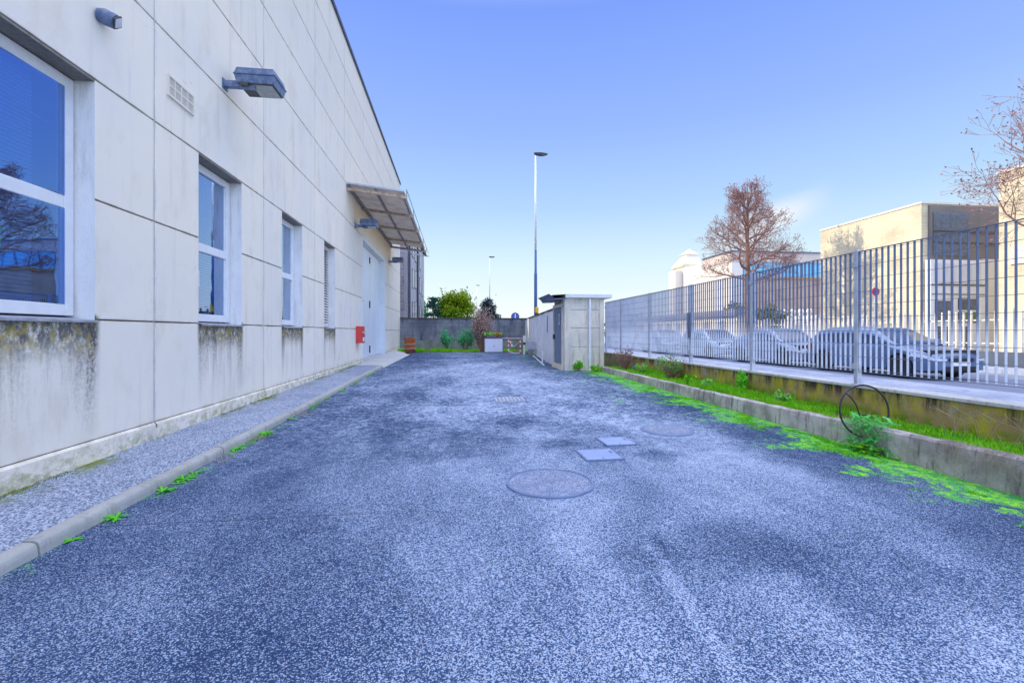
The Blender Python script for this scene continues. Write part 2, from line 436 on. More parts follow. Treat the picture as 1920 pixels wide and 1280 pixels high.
M = {}
M['wall'] = wall_material()
M['asphalt'] = asphalt_material()
M['sidewalk'] = sidewalk_material()
M['retain'] = mossy_wall_material()
M['groove'] = simple('joint_dark', (.16,.14,.12), (.09,.08,.07), .9)
M['sealant'] = simple('joint_sealant', (.50,.50,.53), (.36,.36,.39), .7, scale=12)
M['reveal'] = conc('reveal_concrete', (.86,.85,.84), (.78,.77,.77), (.35,.31,.24), .35, sc=1.6)
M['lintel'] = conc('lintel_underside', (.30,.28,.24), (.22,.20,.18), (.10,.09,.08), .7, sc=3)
M['pvc'] = simple('white_pvc', (.80,.82,.86), (.74,.76,.80), .35)
M['sill'] = simple('metal_sill', (.50,.53,.60), (.32,.34,.40), .4, .6, scale=9)
M['blind'] = simple('blind_slat', (.55,.74,1.0), (.48,.66,.95), .6)
M['dark_in'] = simple('dark_interior', (.02,.03,.05), (.03,.04,.06), .9)
M['kerb'] = conc('kerb_concrete', (.44,.45,.44), (.36,.37,.36), (.18,.18,.17), .5, moss=.12, sc=1.5)
M['kerb_r'] = conc('rough_kerb_concrete', (.60,.55,.55), (.30,.26,.28), (.08,.07,.08), .9, moss=.2, sc=2.6, bump=1.0)
M['apron'] = conc('apron_concrete', (.60,.60,.58), (.52,.53,.52), (.30,.30,.24), .35, sc=1.2)
M['soil'] = conc('strip_soil', (.10,.16,.03), (.10,.08,.04), (.05,.05,.03), .5, moss=.6)
M['cap'] = conc('wall_cap', (.62,.62,.60), (.46,.47,.47), (.16,.16,.16), .6, sc=2.2)
M['galv'] = simple('galvanised_steel', (.50,.53,.60), (.38,.41,.50), .5, .35, scale=5)
M['galv_dk'] = simple('galvanised_dark', (.16,.19,.28), (.11,.14,.22), .55, .3, scale=5)
M['lampgrey'] = simple('lamp_housing', (.09,.14,.27), (.20,.25,.36), .45, .2, scale=11)
M['lampdark'] = simple('lamp_dark', (.05,.05,.06), (.08,.07,.07), .6)
M['lampglass'] = simple('lamp_glass', (.38,.40,.36), (.30,.32,.30), .15)
M['whitemetal'] = simple('white_metal', (.78,.80,.83), (.68,.70,.74), .45)
M['doorpaint'] = simple('door_paint', (.78,.83,.88), (.72,.78,.85), .4, scale=1.2)
M['black'] = simple('black_metal', (.015,.018,.03), (.03,.03,.045), .45)
M['red'] = simple('red_paint', (.72,.045,.05), (.60,.06,.05), .4)
M['rust'] = simple('rusty_orange', (.48,.13,.035), (.26,.07,.025), .8, scale=5, bump=.3)
M['ruststeel'] = simple('rusted_steel', (.52,.40,.31), (.30,.20,.14), .75, .1, scale=8, bump=.3)
M['canopyrail'] = simple('canopy_rail', (.20,.17,.17), (.32,.30,.32), .6, .2, scale=7)
M['roofedge'] = simple('roof_flashing', (.05,.055,.08), (.10,.11,.15), .5, .3)
M['backwall'] = conc('stained_back_wall', (.30,.31,.36), (.13,.14,.18), (.035,.05,.07), .8, sc=.7)
M['backlow'] = conc('back_wall_base', (.30,.31,.30), (.20,.22,.19), (.10,.10,.09), .6, sc=1.4, moss=.2)
M['precast'] = conc('precast_panel', (.74,.76,.80), (.66,.68,.74), (.36,.37,.42), .3, sc=1)
M['gate_c'] = conc('gatehouse_concrete', (.80,.72,.60), (.62,.58,.52), (.26,.24,.21), .6, sc=1.4)
M['slab'] = simple('roof_slab', (.70,.72,.76), (.62,.64,.68), .7)
M['doorgrey'] = simple('grey_door', (.17,.22,.32), (.13,.18,.28), .5, scale=2)
M['teal'] = simple('teal_plate', (.03,.25,.28), (.02,.20,.24), .4)
M['white'] = simple('white_paint', (.82,.84,.86), (.76,.78,.80), .5)
M['boxwhite'] = simple('cabinet_paint', (.72,.73,.84), (.66,.68,.80), .4)
M['cream'] = conc('cream_render', (.74,.66,.46), (.68,.60,.42), (.55,.46,.32), .3, sc=.5, bump=.2)
M['creamw'] = conc('pale_render', (.78,.72,.62), (.72,.67,.58), (.6,.52,.4), .2, sc=.5, bump=.2)
M['taupe'] = conc('taupe_cladding', (.24,.21,.18), (.20,.18,.16), (.12,.11,.10), .3, sc=.4, bump=.1)
M['bluepane'] = simple('cyan_glazing', (.16,.50,.72), (.10,.40,.62), .15)
M['greypane'] = simple('grey_glazing', (.15,.18,.22), (.10,.12,.15), .12)
M['greenpane'] = simple('green_glazing', (.16,.30,.06), (.08,.15,.03), .2)
M['orange'] = simple('orange_trim', (.60,.28,.05), (.45,.2,.04), .6)
M['street'] = conc('street_asphalt', (.20,.23,.32), (.16,.19,.28), (.14,.16,.22), .4, sc=.6)
M['pave'] = conc('street_pavement', (.40,.44,.54), (.27,.31,.41), (.13,.16,.25), .65, sc=1.2)
M['groundm'] = conc('open_ground', (.20,.19,.15), (.15,.17,.11), (.1,.1,.08), .3, sc=.2)
M['lampwhite'] = simple('white_post', (.80,.80,.82), (.72,.73,.77), .4)
M['shade_navy'] = simple('post_shade_navy', (.035,.11,.30), (.05,.14,.36), .5)
M['yellow'] = simple('yellow_tape', (.75,.42,.03), (.6,.33,.02), .6)
M['iron'] = conc('cast_iron_cover', (.19,.26,.42), (.15,.20,.34), (.07,.10,.19), .5, sc=3, bump=.4)
M['steelcov'] = conc('zinc_cover', (.30,.38,.60), (.25,.32,.53), (.14,.18,.34), .3, sc=2.2, bump=.15)
M['bark'] = conc('tree_bark', (.34,.20,.12), (.24,.15,.09), (.10,.07,.05), .5, sc=3)
M['twig'] = simple('twig_bark', (.36,.20,.15), (.22,.13,.13), .8, scale=3)
M['bud'] = leafmat('red_buds', (.42,.20,.15), (.24,.12,.15), 1.0, .2)
M['grass'] = leafmat('bright_grass', (.06,.42,.01), (.34,.72,.02), 5)
M['moss'] = leafmat('moss', (.03,.40,.01), (.26,.66,.01), 3.0, .2)
M['weed'] = leafmat('weed_green', (.06,.58,.02), (.24,.78,.03), 8)
M['fern'] = leafmat('fern_green', (.04,.58,.10), (.30,.80,.30), 8)
M['dry'] = leafmat('dry_stalks', (.38,.33,.26), (.55,.48,.38), 8)
M['shrub'] = leafmat('rose_leaves', (.05,.34,.13), (.16,.55,.28), 6)
M['yg'] = leafmat('yellow_green_leaves', (.05,.20,.01), (.34,.44,.01), .5)
M['conif'] = leafmat('conifer_leaves', (.02,.10,.07), (.06,.20,.14), 2)
M['conif2'] = leafmat('dark_conifer_leaves', (.015,.05,.06), (.05,.11,.13), 2)
M['blossom'] = leafmat('blossom', (.75,.62,.55), (.50,.34,.30), 8)
M['brownleaf'] = leafmat('brown_twigs', (.20,.14,.11), (.30,.22,.18), 6)
M['flower'] = leafmat('orange_flowers', (.80,.10,.02), (.85,.25,.05), 8)
M['tyre'] = simple('tyre_rubber', (.018,.02,.03), (.03,.03,.04), .85)
M['rim'] = simple('alloy_rim', (.40,.43,.52), (.32,.35,.45), .3, .7)
M['headl'] = simple('headlamp_glass', (.65,.70,.80), (.5,.55,.66), .08)
M['taill'] = simple('tail_lamp', (.55,.02,.03), (.4,.02,.03), .15)
M['plate'] = simple('number_plate', (.80,.82,.85), (.75,.77,.8), .4)
M['signblue'] = simple('sign_blue', (.02,.10,.45), (.02,.08,.38), .4)
M['signred'] = simple('sign_red', (.6,.03,.05), (.5,.03,.05), .4)
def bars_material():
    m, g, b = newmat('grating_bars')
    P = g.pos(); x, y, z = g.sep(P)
    col = g.mix(g.m('MULTIPLY', g.sm(z, 1.35, 1.75), g.sm(y, 16, 8, .35, 1)), (.60,.63,.72), (.085,.12,.23))  # backlit dark upper bars and bright lower bars are put into the colour
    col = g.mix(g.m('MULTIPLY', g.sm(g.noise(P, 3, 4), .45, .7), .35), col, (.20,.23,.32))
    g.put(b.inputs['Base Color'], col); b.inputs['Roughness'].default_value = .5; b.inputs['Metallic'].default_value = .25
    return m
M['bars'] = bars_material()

def brick_material(name, c1, c2, mortar, sx=4.0):
    m, g, b = newmat(name)
    P = g.pos(); x, y, z = g.sep(P)
    u = g.m('ADD', x, y)
    v = g.n('ShaderNodeCombineXYZ', {0: u, 1: z}).outputs[0]
    br = g.n('ShaderNodeTexBrick', {'Vector': v, 'Color1': c1, 'Color2': c2, 'Mortar': mortar, 'Scale': sx, 'Mortar Size': .012})
    col = g.mix(g.m('MULTIPLY', g.sm(g.noise(P, .8, 6, .65), .42, .7), .5), br.outputs[0], tuple(q*.45 for q in c1))
    g.put(b.inputs['Base Color'], col); b.inputs['Roughness'].default_value = .9
    return m
M['brickgrey'] = brick_material('grey_block_facade', (.30,.28,.33), (.24,.23,.28), (.42,.42,.45), .8)
M['cream'] = brick_material('sand_block_facade', (.76,.67,.46), (.70,.61,.42), (.56,.48,.33), 1.6)
M['brickor'] = brick_material('orange_brick', (.55,.36,.22), (.48,.33,.22), (.55,.45,.34), 3.0)

def glass_material():
    m, g, b = newmat('window_glass')
    out = [n for n in g.nt.nodes if n.type == 'OUTPUT_MATERIAL'][0]
    g.nt.nodes.remove(b)
    wob = g.bump(g.noise(g.pos(), 1.4, 2), .05, .05)
    fr = g.n('ShaderNodeFresnel', {'IOR': 1.5}).outputs[0]
    tint = g.mix(g.sm(fr, .045, .16), (.24,.44,1.0), (.66,.80,1.0))
    gl = g.n('ShaderNodeBsdfGlossy', {'Color': tint, 'Roughness': .012, 'Normal': wob})
    tr = g.n('ShaderNodeBsdfTransparent', {'Color': (.45,.62,.85)})
    f = g.m('MULTIPLY_ADD', fr, 1.0, .46, clamp=True)
    mx = g.n('ShaderNodeMixShader', {0: f, 1: tr.outputs[0], 2: gl.outputs[0]})
    g.nt.links.new(mx.outputs[0], out.inputs[0])
    return m
M['glass'] = glass_material()
def paint(name, c, rough=.25):
    m, g, b = newmat(name)
    f = g.noise(g.obj(), 2.0, 3)
    g.put(b.inputs['Base Color'], g.mix(f, c, tuple(q*.88 for q in c)))
    b.inputs['Metallic'].default_value = .35; b.inputs['Roughness'].default_value = rough
    b.inputs['Coat Weight'].default_value = .45; b.inputs['Coat Roughness'].default_value = .05
    g.put(b.inputs['Coat Roughness'], g.m('MULTIPLY', f, .12))
    return m
M['carglass'] = simple('car_glass', (.015,.03,.07), (.03,.05,.10), .08, coat=.6)

# ------------------------------------------------------------------ ground, yard, street
X_WALL = -3.96
mb = MB()
mb.poly([(-400,-300,-.35),(600,-300,-.35),(600,900,-.35),(-400,900,-.35)])
mb.build('ground', M['groundm'], kind='structure')

mb = MB(); rows = []
ys = [-4 + i*.5 for i in range(78)]
xs = [-2.86, -2.4, -1.8, -1, 0, 1, 2, 3, 4, 4.6, 5.0, 5.27]
for yy in ys:
    rows.append([(xx, yy, gz(yy) + .004*(mnoise.noise(Vector((xx*.6, yy*.4, 0)))) * (1 if -2.5 < xx < 5.1 else 0)) for xx in xs])
mb.smooth = True; mb.grid(rows); mb.build('yard_asphalt', M['asphalt'], kind='structure')

# left pavement strip with rounded kerb, then concrete apron by the door
mb = MB()
for (a, c) in ((-4, 18.3),):
    n = 24; rows = []
    for i in range(n+1):
        yy = a + (c-a)*i/n; h = .10
        rows.append([(X_WALL+.0, yy, gz(yy)+h), (-3.5, yy, gz(yy)+h+.004), (-2.95, yy, gz(yy)+h-.012)])
    mb.grid(rows)
mb.build('pavement', M['sidewalk'], kind='structure')
yy = -4.0; kth = tag(thing('kerb', 'rounded grey concrete kerb along the pavement at the pale wall', 'kerb', (-2.9, 0, 0)))
k = 0
mbk = MB(); 
while yy < 18.2:
    y2 = min(yy+1.25, 18.3); g2 = .006
    prof = [(-2.955,-.1),(-2.955,.096),(-2.945,.10),(-2.885,.099),(-2.862,.09),(-2.85,.075),(-2.842,.04),(-2.838,-.1)]
    jx = random.uniform(-.006,.006); jz = random.uniform(-.005,.005)
    r = [[(px+jx, q, gz(q)+pz+jz) for (px, pz) in prof] for q in (yy+g2, y2-g2)]
    mbk.smooth = True; mbk.grid(r); mbk.smooth = False
    mbk.poly(r[0]); mbk.poly(list(reversed(r[1])))
    yy = y2
mbk.build('kerb_stones', M['kerb'], kth)
mb = MB(); rows = []
for i in range(13):
    yy = 18.3 + (33.2-18.3)*i/12
    ox = -2.80 + .02*i if yy < 28 else -3.1
    h = .10 if i > 0 else .10
    rows.append([(X_WALL, yy, gz(yy)+.11), (ox-.35, yy, gz(yy)+.08), (ox, yy, gz(yy)+.012), (ox+.01, yy, gz(yy)-.05)])
mb.grid(rows); mb.build('concrete_apron', M['apron'], kind='structure')

# grass verge at the back of the yard, strip on the right
mb = MB(); rows = []
for i in range(11):
    xx = -3.9 + 8.6*i/10
    rows.append([(xx, 29.4 + .25*mnoise.noise(Vector((xx*1.3, 3, 1))) + max(0, xx-2.6)*-.3, .225), (xx, 31, .27), (xx, 33.5, .29)])
mb.grid(rows); mb.build('verge_soil', M['soil'], kind='structure')
mb = MB(); mb.poly([(5.4,0,.265),(6.12,0,.265),(6.12,16.2,.225),(5.4,16.2,.20)])
mb.build('strip_soil', M['soil'], kind='structure')

# rough right kerb
def kt(y): return .33 if y < 3 else (.33 - .07*min(1, (y-3)/5))
mb = MB(); rows = []
for i in range(161):
    yy = 0 + 16.1*i/160
    nz = lambda s: .012*mnoise.noise(Vector((yy*2.1, s, 0))) + .006*mnoise.noise(Vector((yy*9, s, 3)))
    t = kt(yy); jog = .03 if yy < 5.0 else 0.0
    rows.append([(5.27-jog+nz(1), yy, gz(yy)-.1), (5.27-jog+nz(1), yy, gz(yy)+.02), (5.275-jog+nz(2), yy, t-.09), (5.28-jog+nz(3), yy, t-.02+nz(4)*.5), (5.305-jog, yy, t+nz(5)*.6),
                 (5.40+nz(6), yy, t+nz(7)*.6), (5.43, yy, t-.03), (5.43, yy, 0)])
mb.grid(rows)
kr = mb.build('concrete_edging', M['kerb_r']); tag(kr, 'long rough concrete edging between the asphalt and the weedy strip', 'kerb')

# retaining wall
random.seed(21)
rw = thing('retaining_wall', 'low mossy concrete wall carrying the tall grating fence', 'wall', (6.2, 0, 0))
mb = MB(); rows = []
for i in range(120):
    yy = -1 + 19.2*i/119
    w = .012*mnoise.noise(Vector((yy*.7, 0, 5)))
    rows.append([(6.1+w, yy, 0), (6.1+w*1.3, yy, .35), (6.1+w, yy, .655)])
mb.grid(rows); mb.box(6.13, 6.36, -1, 18.2, 0, .65)
mb.build('wall_body', M['retain'], rw)
mb = MB()
for i in range(8):
    a = -1 + 2.4*i; mb.box(6.075, 6.38, a+.004, a+2.396, .657, .70 + random.uniform(-.003,.003))
mb.build('coping', M['cap'], rw, bevel=.006)

# street beyond
mb = MB(); mb.poly([(6.36,-40,.45),(9.5,-40,.45),(9.5,120,.45),(6.36,120,.45)])
mb.poly([(9.5,-40,.45),(9.65,-40,.45),(9.65,120,.45),(9.5,120,.45)])
mb.poly([(9.65,-40,.45),(9.65,120,.45),(9.66,120,.2),(9.66,-40,.2)])
mb.build('street_pavement', M['pave'], kind='structure')
mb = MB(); mb.poly([(9.6,-40,.22),(16.8,-40,.22),(16.8,120,.22),(9.6,120,.22)])
mb.poly([(4.2,34.1,.22),(9.6,34.1,.22),(9.6,120,.22),(4.2,120,.22)])
mb.build('street', M['street'], kind='structure')
mb = MB(); mb.box(16.8, 60, -40, 120, -.2, .36)
mb.build('far_pavement', M['pave'], kind='structure')

# ------------------------------------------------------------------ warehouse
wh = thing('warehouse', 'large pale concrete panel warehouse with deep set white windows', 'building', (-10, 15, 0))
VJ = [3.1 + 3.45*i for i in range(-3, 9)] + [33.4]      # vertical joints
HJ = [.31 + 1.33*i for i in range(0, 10)]; HJ[-1] = 12.2
mb = MB()
mb.cur = 0
XF = X_WALL
DOOR = (20.1, 26.25, 5.63)
def openings(y0, y1):
    return [w for w in WINS if w[0] > y0-.01 and w[1] < y1+.01]
def cell(y0, y1, z0, z1, vj0=True, vj1=True):
    g0 = .011 if vj0 else 0; g1 = .011 if vj1 else 0
    mb.box(XF-.03, XF, y0+g0, y1-g1, z0+.009, z1-.009)
for j in range(len(VJ)-1):
    y0, y1 = VJ[j], VJ[j+1]
    ws = openings(y0, y1)
    for i in range(len(HJ)-1):
        z0, z1 = HJ[i], HJ[i+1]
        segs = [(y0, y1, True, True)]
        if i in (1, 2) and ws:
            segs = []; a = y0; f0 = True
            for (wa, wb) in ws:
                segs.append((a, wa, f0, False)); a = wb; f0 = False
            segs.append((a, y1, f0, True))
        out = []
        if i <= 3:
            for (a, c, f0, f1) in segs:                       # door cut-out
                if c <= DOOR[0] or a >= DOOR[1]: out.append((a, c, f0, f1)); continue
                if a < DOOR[0]: out.append((a, DOOR[0], f0, False))
                if c > DOOR[1]: out.append((DOOR[1], c, False, f1))
            segs = out
        for (a, c, f0, f1) in segs: cell(a, c, z0, z1, f0, f1)
# foot course, slightly proud
mb.box(XF-.03, XF+.022, -7.2, DOOR[0]-.3, -.15, .245 + 0)
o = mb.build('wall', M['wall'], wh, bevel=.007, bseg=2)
# plinth per panel with its upper edge chamfer
mb = MB()
for j in range(len(VJ)-1):
    a, c = VJ[j], VJ[j+1]
    if a >= DOOR[1]: pass
    if c > DOOR[0] and a < DOOR[1]:
        if c > DOOR[1]: a = DOOR[1]
        else:
            c = min(c, DOOR[0])
            if a >= c: continue
    mb.poly([(XF+.024, a+.01, -.2), (XF+.024, c-.01, -.2), (XF+.024, c-.01, .285), (XF+.024, a+.01, .285)])
    mb.poly([(XF+.024, a+.01, .285), (XF+.024, c-.01, .285), (XF-.005, c-.01, .312), (XF-.005, a+.01, .312)])
mb.split('plinth', M['wall'], wh)
# core behind the panels (dark joints), with real openings
mb = MB()
XB = XF-.022; XI = XF-.29
def core(y0, y1, z0, z1): mb.box(XI-.05, XB, y0, y1, z0, z1)
core(-7.25, 33.4, 5.63, 12.2); core(-7.25, DOOR[0], 4.3, 5.63); core(DOOR[1], 33.4, -.2, 5.63)
core(-7.25, DOOR[0], -.2, 1.64)
a = -7.25
for (wa, wb) in WINS:
    core(a, wa, 1.64, 4.3); a = wb
core(a, DOOR[0], 1.64, 4.3)
mb.build('joint_backing', M['groove'], wh)
mb = MB()
for y in VJ[1:-1]:
    if DOOR[0] < y < DOOR[1]: mb.box(XF-.03, XF-.006, y-.010, y+.010, 5.63, 12.2)
    else: mb.box(XF-.03, XF-.006, y-.010, y+.010, -.1, 12.2)
mb.split('joint_sealant', M['sealant'], wh)
# end wall, rear and roof so that the volume is closed
mb = MB()
mb.box(XI-.06-20, XI-.06, 33.2, 33.4, -.3, 12.2); mb.box(-24.3, -24.1, -7.25, 33.4, -.3, 12.2); mb.box(-24.3, XI-.06, -7.45, -7.25, -.3, 12.2)
mb.split('end_wall', M['precast'], wh)
mb = MB(); mb.box(-24.3, XI-.06, -7.45, 33.4, 12.0, 12.1); mb.build('roof', M['taupe'], wh)
mb = MB(); mb.box(XF-.34, XF+.05, -7.4, 33.5, 12.2, 12.26); mb.box(XF+.03, XF+.055, -7.4, 33.5, 12.10, 12.2)
mb.split('roof_flashing', M['roofedge'], wh)

def reveal(par, wa, wb, z0, z1):
    m2 = MB()
    m2.poly([(XF-.001,wb,z0),(XI,wb,z0),(XI,wb,z1),(XF-.001,wb,z1)]); m2.poly([(XF-.001,wa,z0),(XF-.001,wa,z1),(XI,wa,z1),(XI,wa,z0)])
    m2.v = [(x, y-.002 if abs(y-wb) < 1e-6 else y+.002, z) for x, y, z in m2.v]
    m2.split('reveal', M['reveal'], par)
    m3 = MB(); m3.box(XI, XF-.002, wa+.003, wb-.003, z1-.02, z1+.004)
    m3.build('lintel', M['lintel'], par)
    m4 = MB(); rows = [[(XI, q, z0+.03), (XF+.02, q, z0-.005), (XF+.045, q, z0-.012), (XF+.045, q, z0-.035)] for q in (wa-.0, wb+.0)]
    m4.grid(rows); m4.poly([rows[1][0], rows[1][1], rows[1][2], rows[1][3], (XI, wb, z0-.035)])
    m4.build('sill', M['sill'], par)
def window(wa, wb, z0=1.64, z1=4.29):
    f = MB(); xa, xb = XI+.02, XI+.09
    fw = .125
    a, c = wa+.012, wb-.012; b0, b1 = z0+.04, z1-.03
    f.box(xa, xb, a, a+fw, b0, b1); f.box(xa, xb, c-fw, c, b0, b1); f.box(xa, xb, a+fw, c-fw, b0, b0+fw); f.box(xa, xb, a+fw, c-fw, b1-fw, b1)
    zm = 2.90
    f.box(xa, xb-.003, a+fw, c-fw, zm-.07, zm+.07)
    for (q0, q1) in ((b0+fw, zm-.07), (zm+.07, b1-fw)):        # sash beads
        f.box(xa+.01, xb-.02, a+fw, a+fw+.03, q0, q1); f.box(xa+.01, xb-.02, c-fw-.03, c-fw, q0, q1)
    fo = f.build('window', M['pvc'], wh, bevel=.008)
    p = MB(); xg = xa+.03
    tw = .046 if 4 < wa < 5 else .0                       # near panes turned to bring the street tree into their reflection
    for (q0, q1) in ((b0+fw, zm-.07), (zm+.07, b1-fw)):
        p.poly([(xg,a+fw,q0),(xg+tw,c-fw,q0),(xg+tw,c-fw,q1),(xg,a+fw,q1)])
    p.split('pane', M['glass'], fo)
    s = MB(); zz = b0+.1
    while zz < b1-.08:
        s.poly([(XI-.10, a+.06, zz), (XI-.10, c-.28, zz), (XI-.09, c-.28, zz+.024), (XI-.09, a+.06, zz+.024)]); zz += .042
    s.build('blind', M['blind'], fo)
    if 4 < wa < 5:
        s = MB(); s.box(XI-.066, XI-.058, 5.12, 5.42, 3.735, 3.748); s.build('light_tube_bar', M['white'], fo)  # white bar put in for the light tube showing in the pane
    d = MB(); d.poly([(XI-.35,a-.5,b0-.3),(XI-.35,c+.5,b0-.3),(XI-.35,c+.5,b1+.3),(XI-.35,a-.5,b1+.3)])
    d.poly([(XI-.35,a-.5,b1+.3),(XI-.35,c+.5,b1+.3),(XI-.05,c+.5,b1+.3),(XI-.05,a-.5,b1+.3)])
    d.build('room_behind', M['dark_in'], fo)
    reveal(fo, wa, wb, z0, z1)
    return fo
wf = None
for (wa, wb) in WINS[:4]: wf = window(wa, wb)
# the louvred opening
wa, wb = WINS[4]
f = MB(); f.box(XI+.02, XI+.1, wa+.01, wa+.06, 1.68, 4.26); f.box(XI+.02, XI+.1, wb-.06, wb-.01, 1.68, 4.26); f.box(XI+.02, XI+.1, wa+.06, wb-.06, 4.2, 4.26); f.box(XI+.02, XI+.1, wa+.06, wb-.06, 1.68, 1.74)
lo = f.build('louvre_window', M['reveal'], wh)
s = MB(); zz = 1.76
while zz < 4.18:
    s.poly([(XI+.03, wa+.06, zz+.06), (XI+.03, wb-.06, zz+.06), (XI+.10, wb-.06, zz), (XI+.10, wa+.06, zz)])
    s.poly([(XI+.10, wa+.06, zz), (XI+.10, wb-.06, zz), (XI+.10, wb-.06, zz-.012), (XI+.10, wa+.06, zz-.012)]); zz += .085
s.build('louvre_slats', M['reveal'], lo)
d = MB(); d.poly([(XI-.02,wa,1.6),(XI-.02,wb,1.6),(XI-.02,wb,4.3),(XI-.02,wa,4.3)]); d.build('louvre_back', M['dark_in'], lo)
reveal(lo, wa, wb, 1.64, 4.29)
# sticker on the panes of the first and second window
mb = MB()
mb.box(XI+.093, XI+.096, 4.2, 4.72, 2.28, 2.50)
stk = mb.build('sticker', M['teal'], wf); mb = MB()
mb.box(XI+.053, XI+.055, 7.78, 8.06, 2.25, 2.27); mb.box(XI+.053, XI+.055, 7.78, 8.06, 2.5, 2.52); mb.box(XI+.053, XI+.055, 7.78, 7.80, 2.27, 2.5); mb.box(XI+.053, XI+.055, 8.04, 8.06, 2.27, 2.5)
mb.build('pane_sticker', M['white'], wf)

# big folding door
d = MB(); xd = XI+.02
zb = .31
edges = [20.12, 21.2, 23.0, 24.7, 26.22]
for i in range(4):
    d.box(xd-.06, xd, edges[i]+.006, edges[i+1]-.006, zb, 5.5)
for y in (20.6, 22.1, 23.8, 25.4):
    d.box(xd, xd+.012, y-.5, y-.47, zb+.1, 5.4)
dr = d.build('door', M['doorpaint'], wh, bevel=.004)
h = MB()
for (y, z0, z1) in ((20.35,.45,.75),(20.35,2.62,2.9),(20.35,3.05,3.3),(23.1,.5,.85),(23.1,2.7,3.05),(23.1,4.9,5.2)):
    h.box(xd+.003, xd+.05, y-.03, y+.03, z0, z1)
h.box(xd+.003, xd+.03, 20.3, 21.6, 2.93, 2.98)
h.split('hinge', M['black'], dr)
h = MB(); h.box(xd+.002, xd+.025, 21.62, 21.70, 1.18, 1.42); h.tube([(xd+.03,21.66,1.33),(xd+.07,21.66,1.33),(xd+.07,21.80,1.33)], .012, 6)
h.build('handle', M['black'], dr)
h = MB(); h.box(xd+.001, xd+.004, 23.45, 23.75, 1.75, 2.05); h.build('notice', M['white'], dr)
h = MB(); h.box(XI, XF-.004, 20.1, 26.25, 5.50, 5.62); h.build('door_lintel', M['reveal'], dr)
h = MB(); h.box(XI, XF+.012, 26.20, 26.28, .2, 5.62); h.box(XI, XF+.012, 20.07, 20.12, .2, 5.62); h.box(XI+.05, XF+.012, 20.12, 26.2, 5.585, 5.64); h.build('door_frame', M['doorpaint'], dr)
h = MB(); h.box(XI, XF+.03, 20.1, 26.25, .0, .30); h.build('threshold', M['apron'], dr)
# vent grille
v = MB(); ya, yb, za, zb2 = 6.80, 7.43, 4.78, 5.08
xg = XF+.006
v.box(xg-.01, xg+.02, ya, ya+.03, za, zb2); v.box(xg-.01, xg+.02, yb-.03, yb, za, zb2); v.box(xg-.01, xg+.02, ya+.03, yb-.03, za, za+.03); v.box(xg-.01, xg+.02, ya+.03, yb-.03, zb2-.03, zb2)
for i in range(1, 4): v.box(xg-.008, xg+.018, ya+.15*i, ya+.15*i+.02, za+.03, zb2-.03)
v.box(xg-.008, xg+.017, ya+.03, yb-.03, (za+zb2)/2-.01, (za+zb2)/2+.01)
z = za+.038
while z < zb2-.04:
    v.box(xg-.004,xg+.012,ya+.03,yb-.03,z,z+.013); z += .021
vo = v.build('vent_grille', M['creamw'], wh)
v = MB(); v.box(XF, XF+.003, ya+.01, yb-.01, za+.01, zb2-.01); v.build('vent_back', M['dark_in'], vo)
# little notices beside the door
v = MB(); v.box(XF, XF+.008, 17.3, 17.55, 2.05, 2.48); v.box(XF, XF+.008, 17.3, 17.55, 1.86, 2.0); v.box(XF, XF+.008, 19.4, 19.75, 2.15, 2.75)
v.split('wall_notice', M['white'], wh)

# ---- canopy over the door (bolted to the wall: a part)
cp = MB()
ZI, ZO, XO, YA, YB, YC = 6.93, 6.70, -1.95, 17.2, 28.6, 31.0
def cz(x): return ZI + (ZO-ZI)*(x-XF)/(XO-XF)
cp.beam((XF+.06,YA,ZI-.08),(XF+.06,YB,ZI-.08), .08, .12)
for x in ((XF+XO)/2, XO): cp.beam((x,YA,cz(x)-.06),(x,YC,cz(x)-.06), .07, .10)
can = cp.build('canopy', M['canopyrail'], wh)
for i, y in enumerate((YA+.04, 20.0, 23.0, 26.0, 28.6)):
    q = MB(); q.beam((XF+.01,y,ZI-.17),(XO+.16,y,cz(XO+.16)-.17), .07, .11)
    q.box(XO+.13, XO+.16, y-.03, y+.03, cz(XO)-.14, cz(XO)+.10)
    q.build('crossbeam', M['ruststeel'], can)
q = MB(); q.beam((XF+.9,YC,cz(XF+.9)-.06),(XO+.2,YC,cz(XO+.2)-.06), .04, .05); q.beam((XF+.02,YC-1.2,ZI-.1),(XO+.1,YC,cz(XO)-.1), .03, .03); q.split('tie_bar', M['galv'], can)
q = MB(); rows = []
n = 150
for i in range(n+1):
    y = YA-.03 + (YB-YA)*i/n; dz = .018*(1 if (i//1) % 2 == 0 else -1)
    rows.append([(XF+.02, y, cz(XF)+.02+dz), (XO+.06, y, cz(XO)+.02+dz)])
q.grid(rows); q.build('corrugated_sheet', leafmat('weathered_sheet', (.50,.43,.35), (.28,.25,.22), 2.2, .35), can)
q = MB(); q.beam((XF+.0,YA-.05,cz(XF)+.02),(XO+.07,YA-.05,cz(XO)+.02), .03, .06)
q.build('edge_trim', M['galv'], can)
q = MB(); q.tube([(XO+.145, YA-.0, cz(XO)+.10), (XO+.145, YC, cz(XO)+.10)], .012, 6); q.build('edge_cable', M['galv_dk'], can)

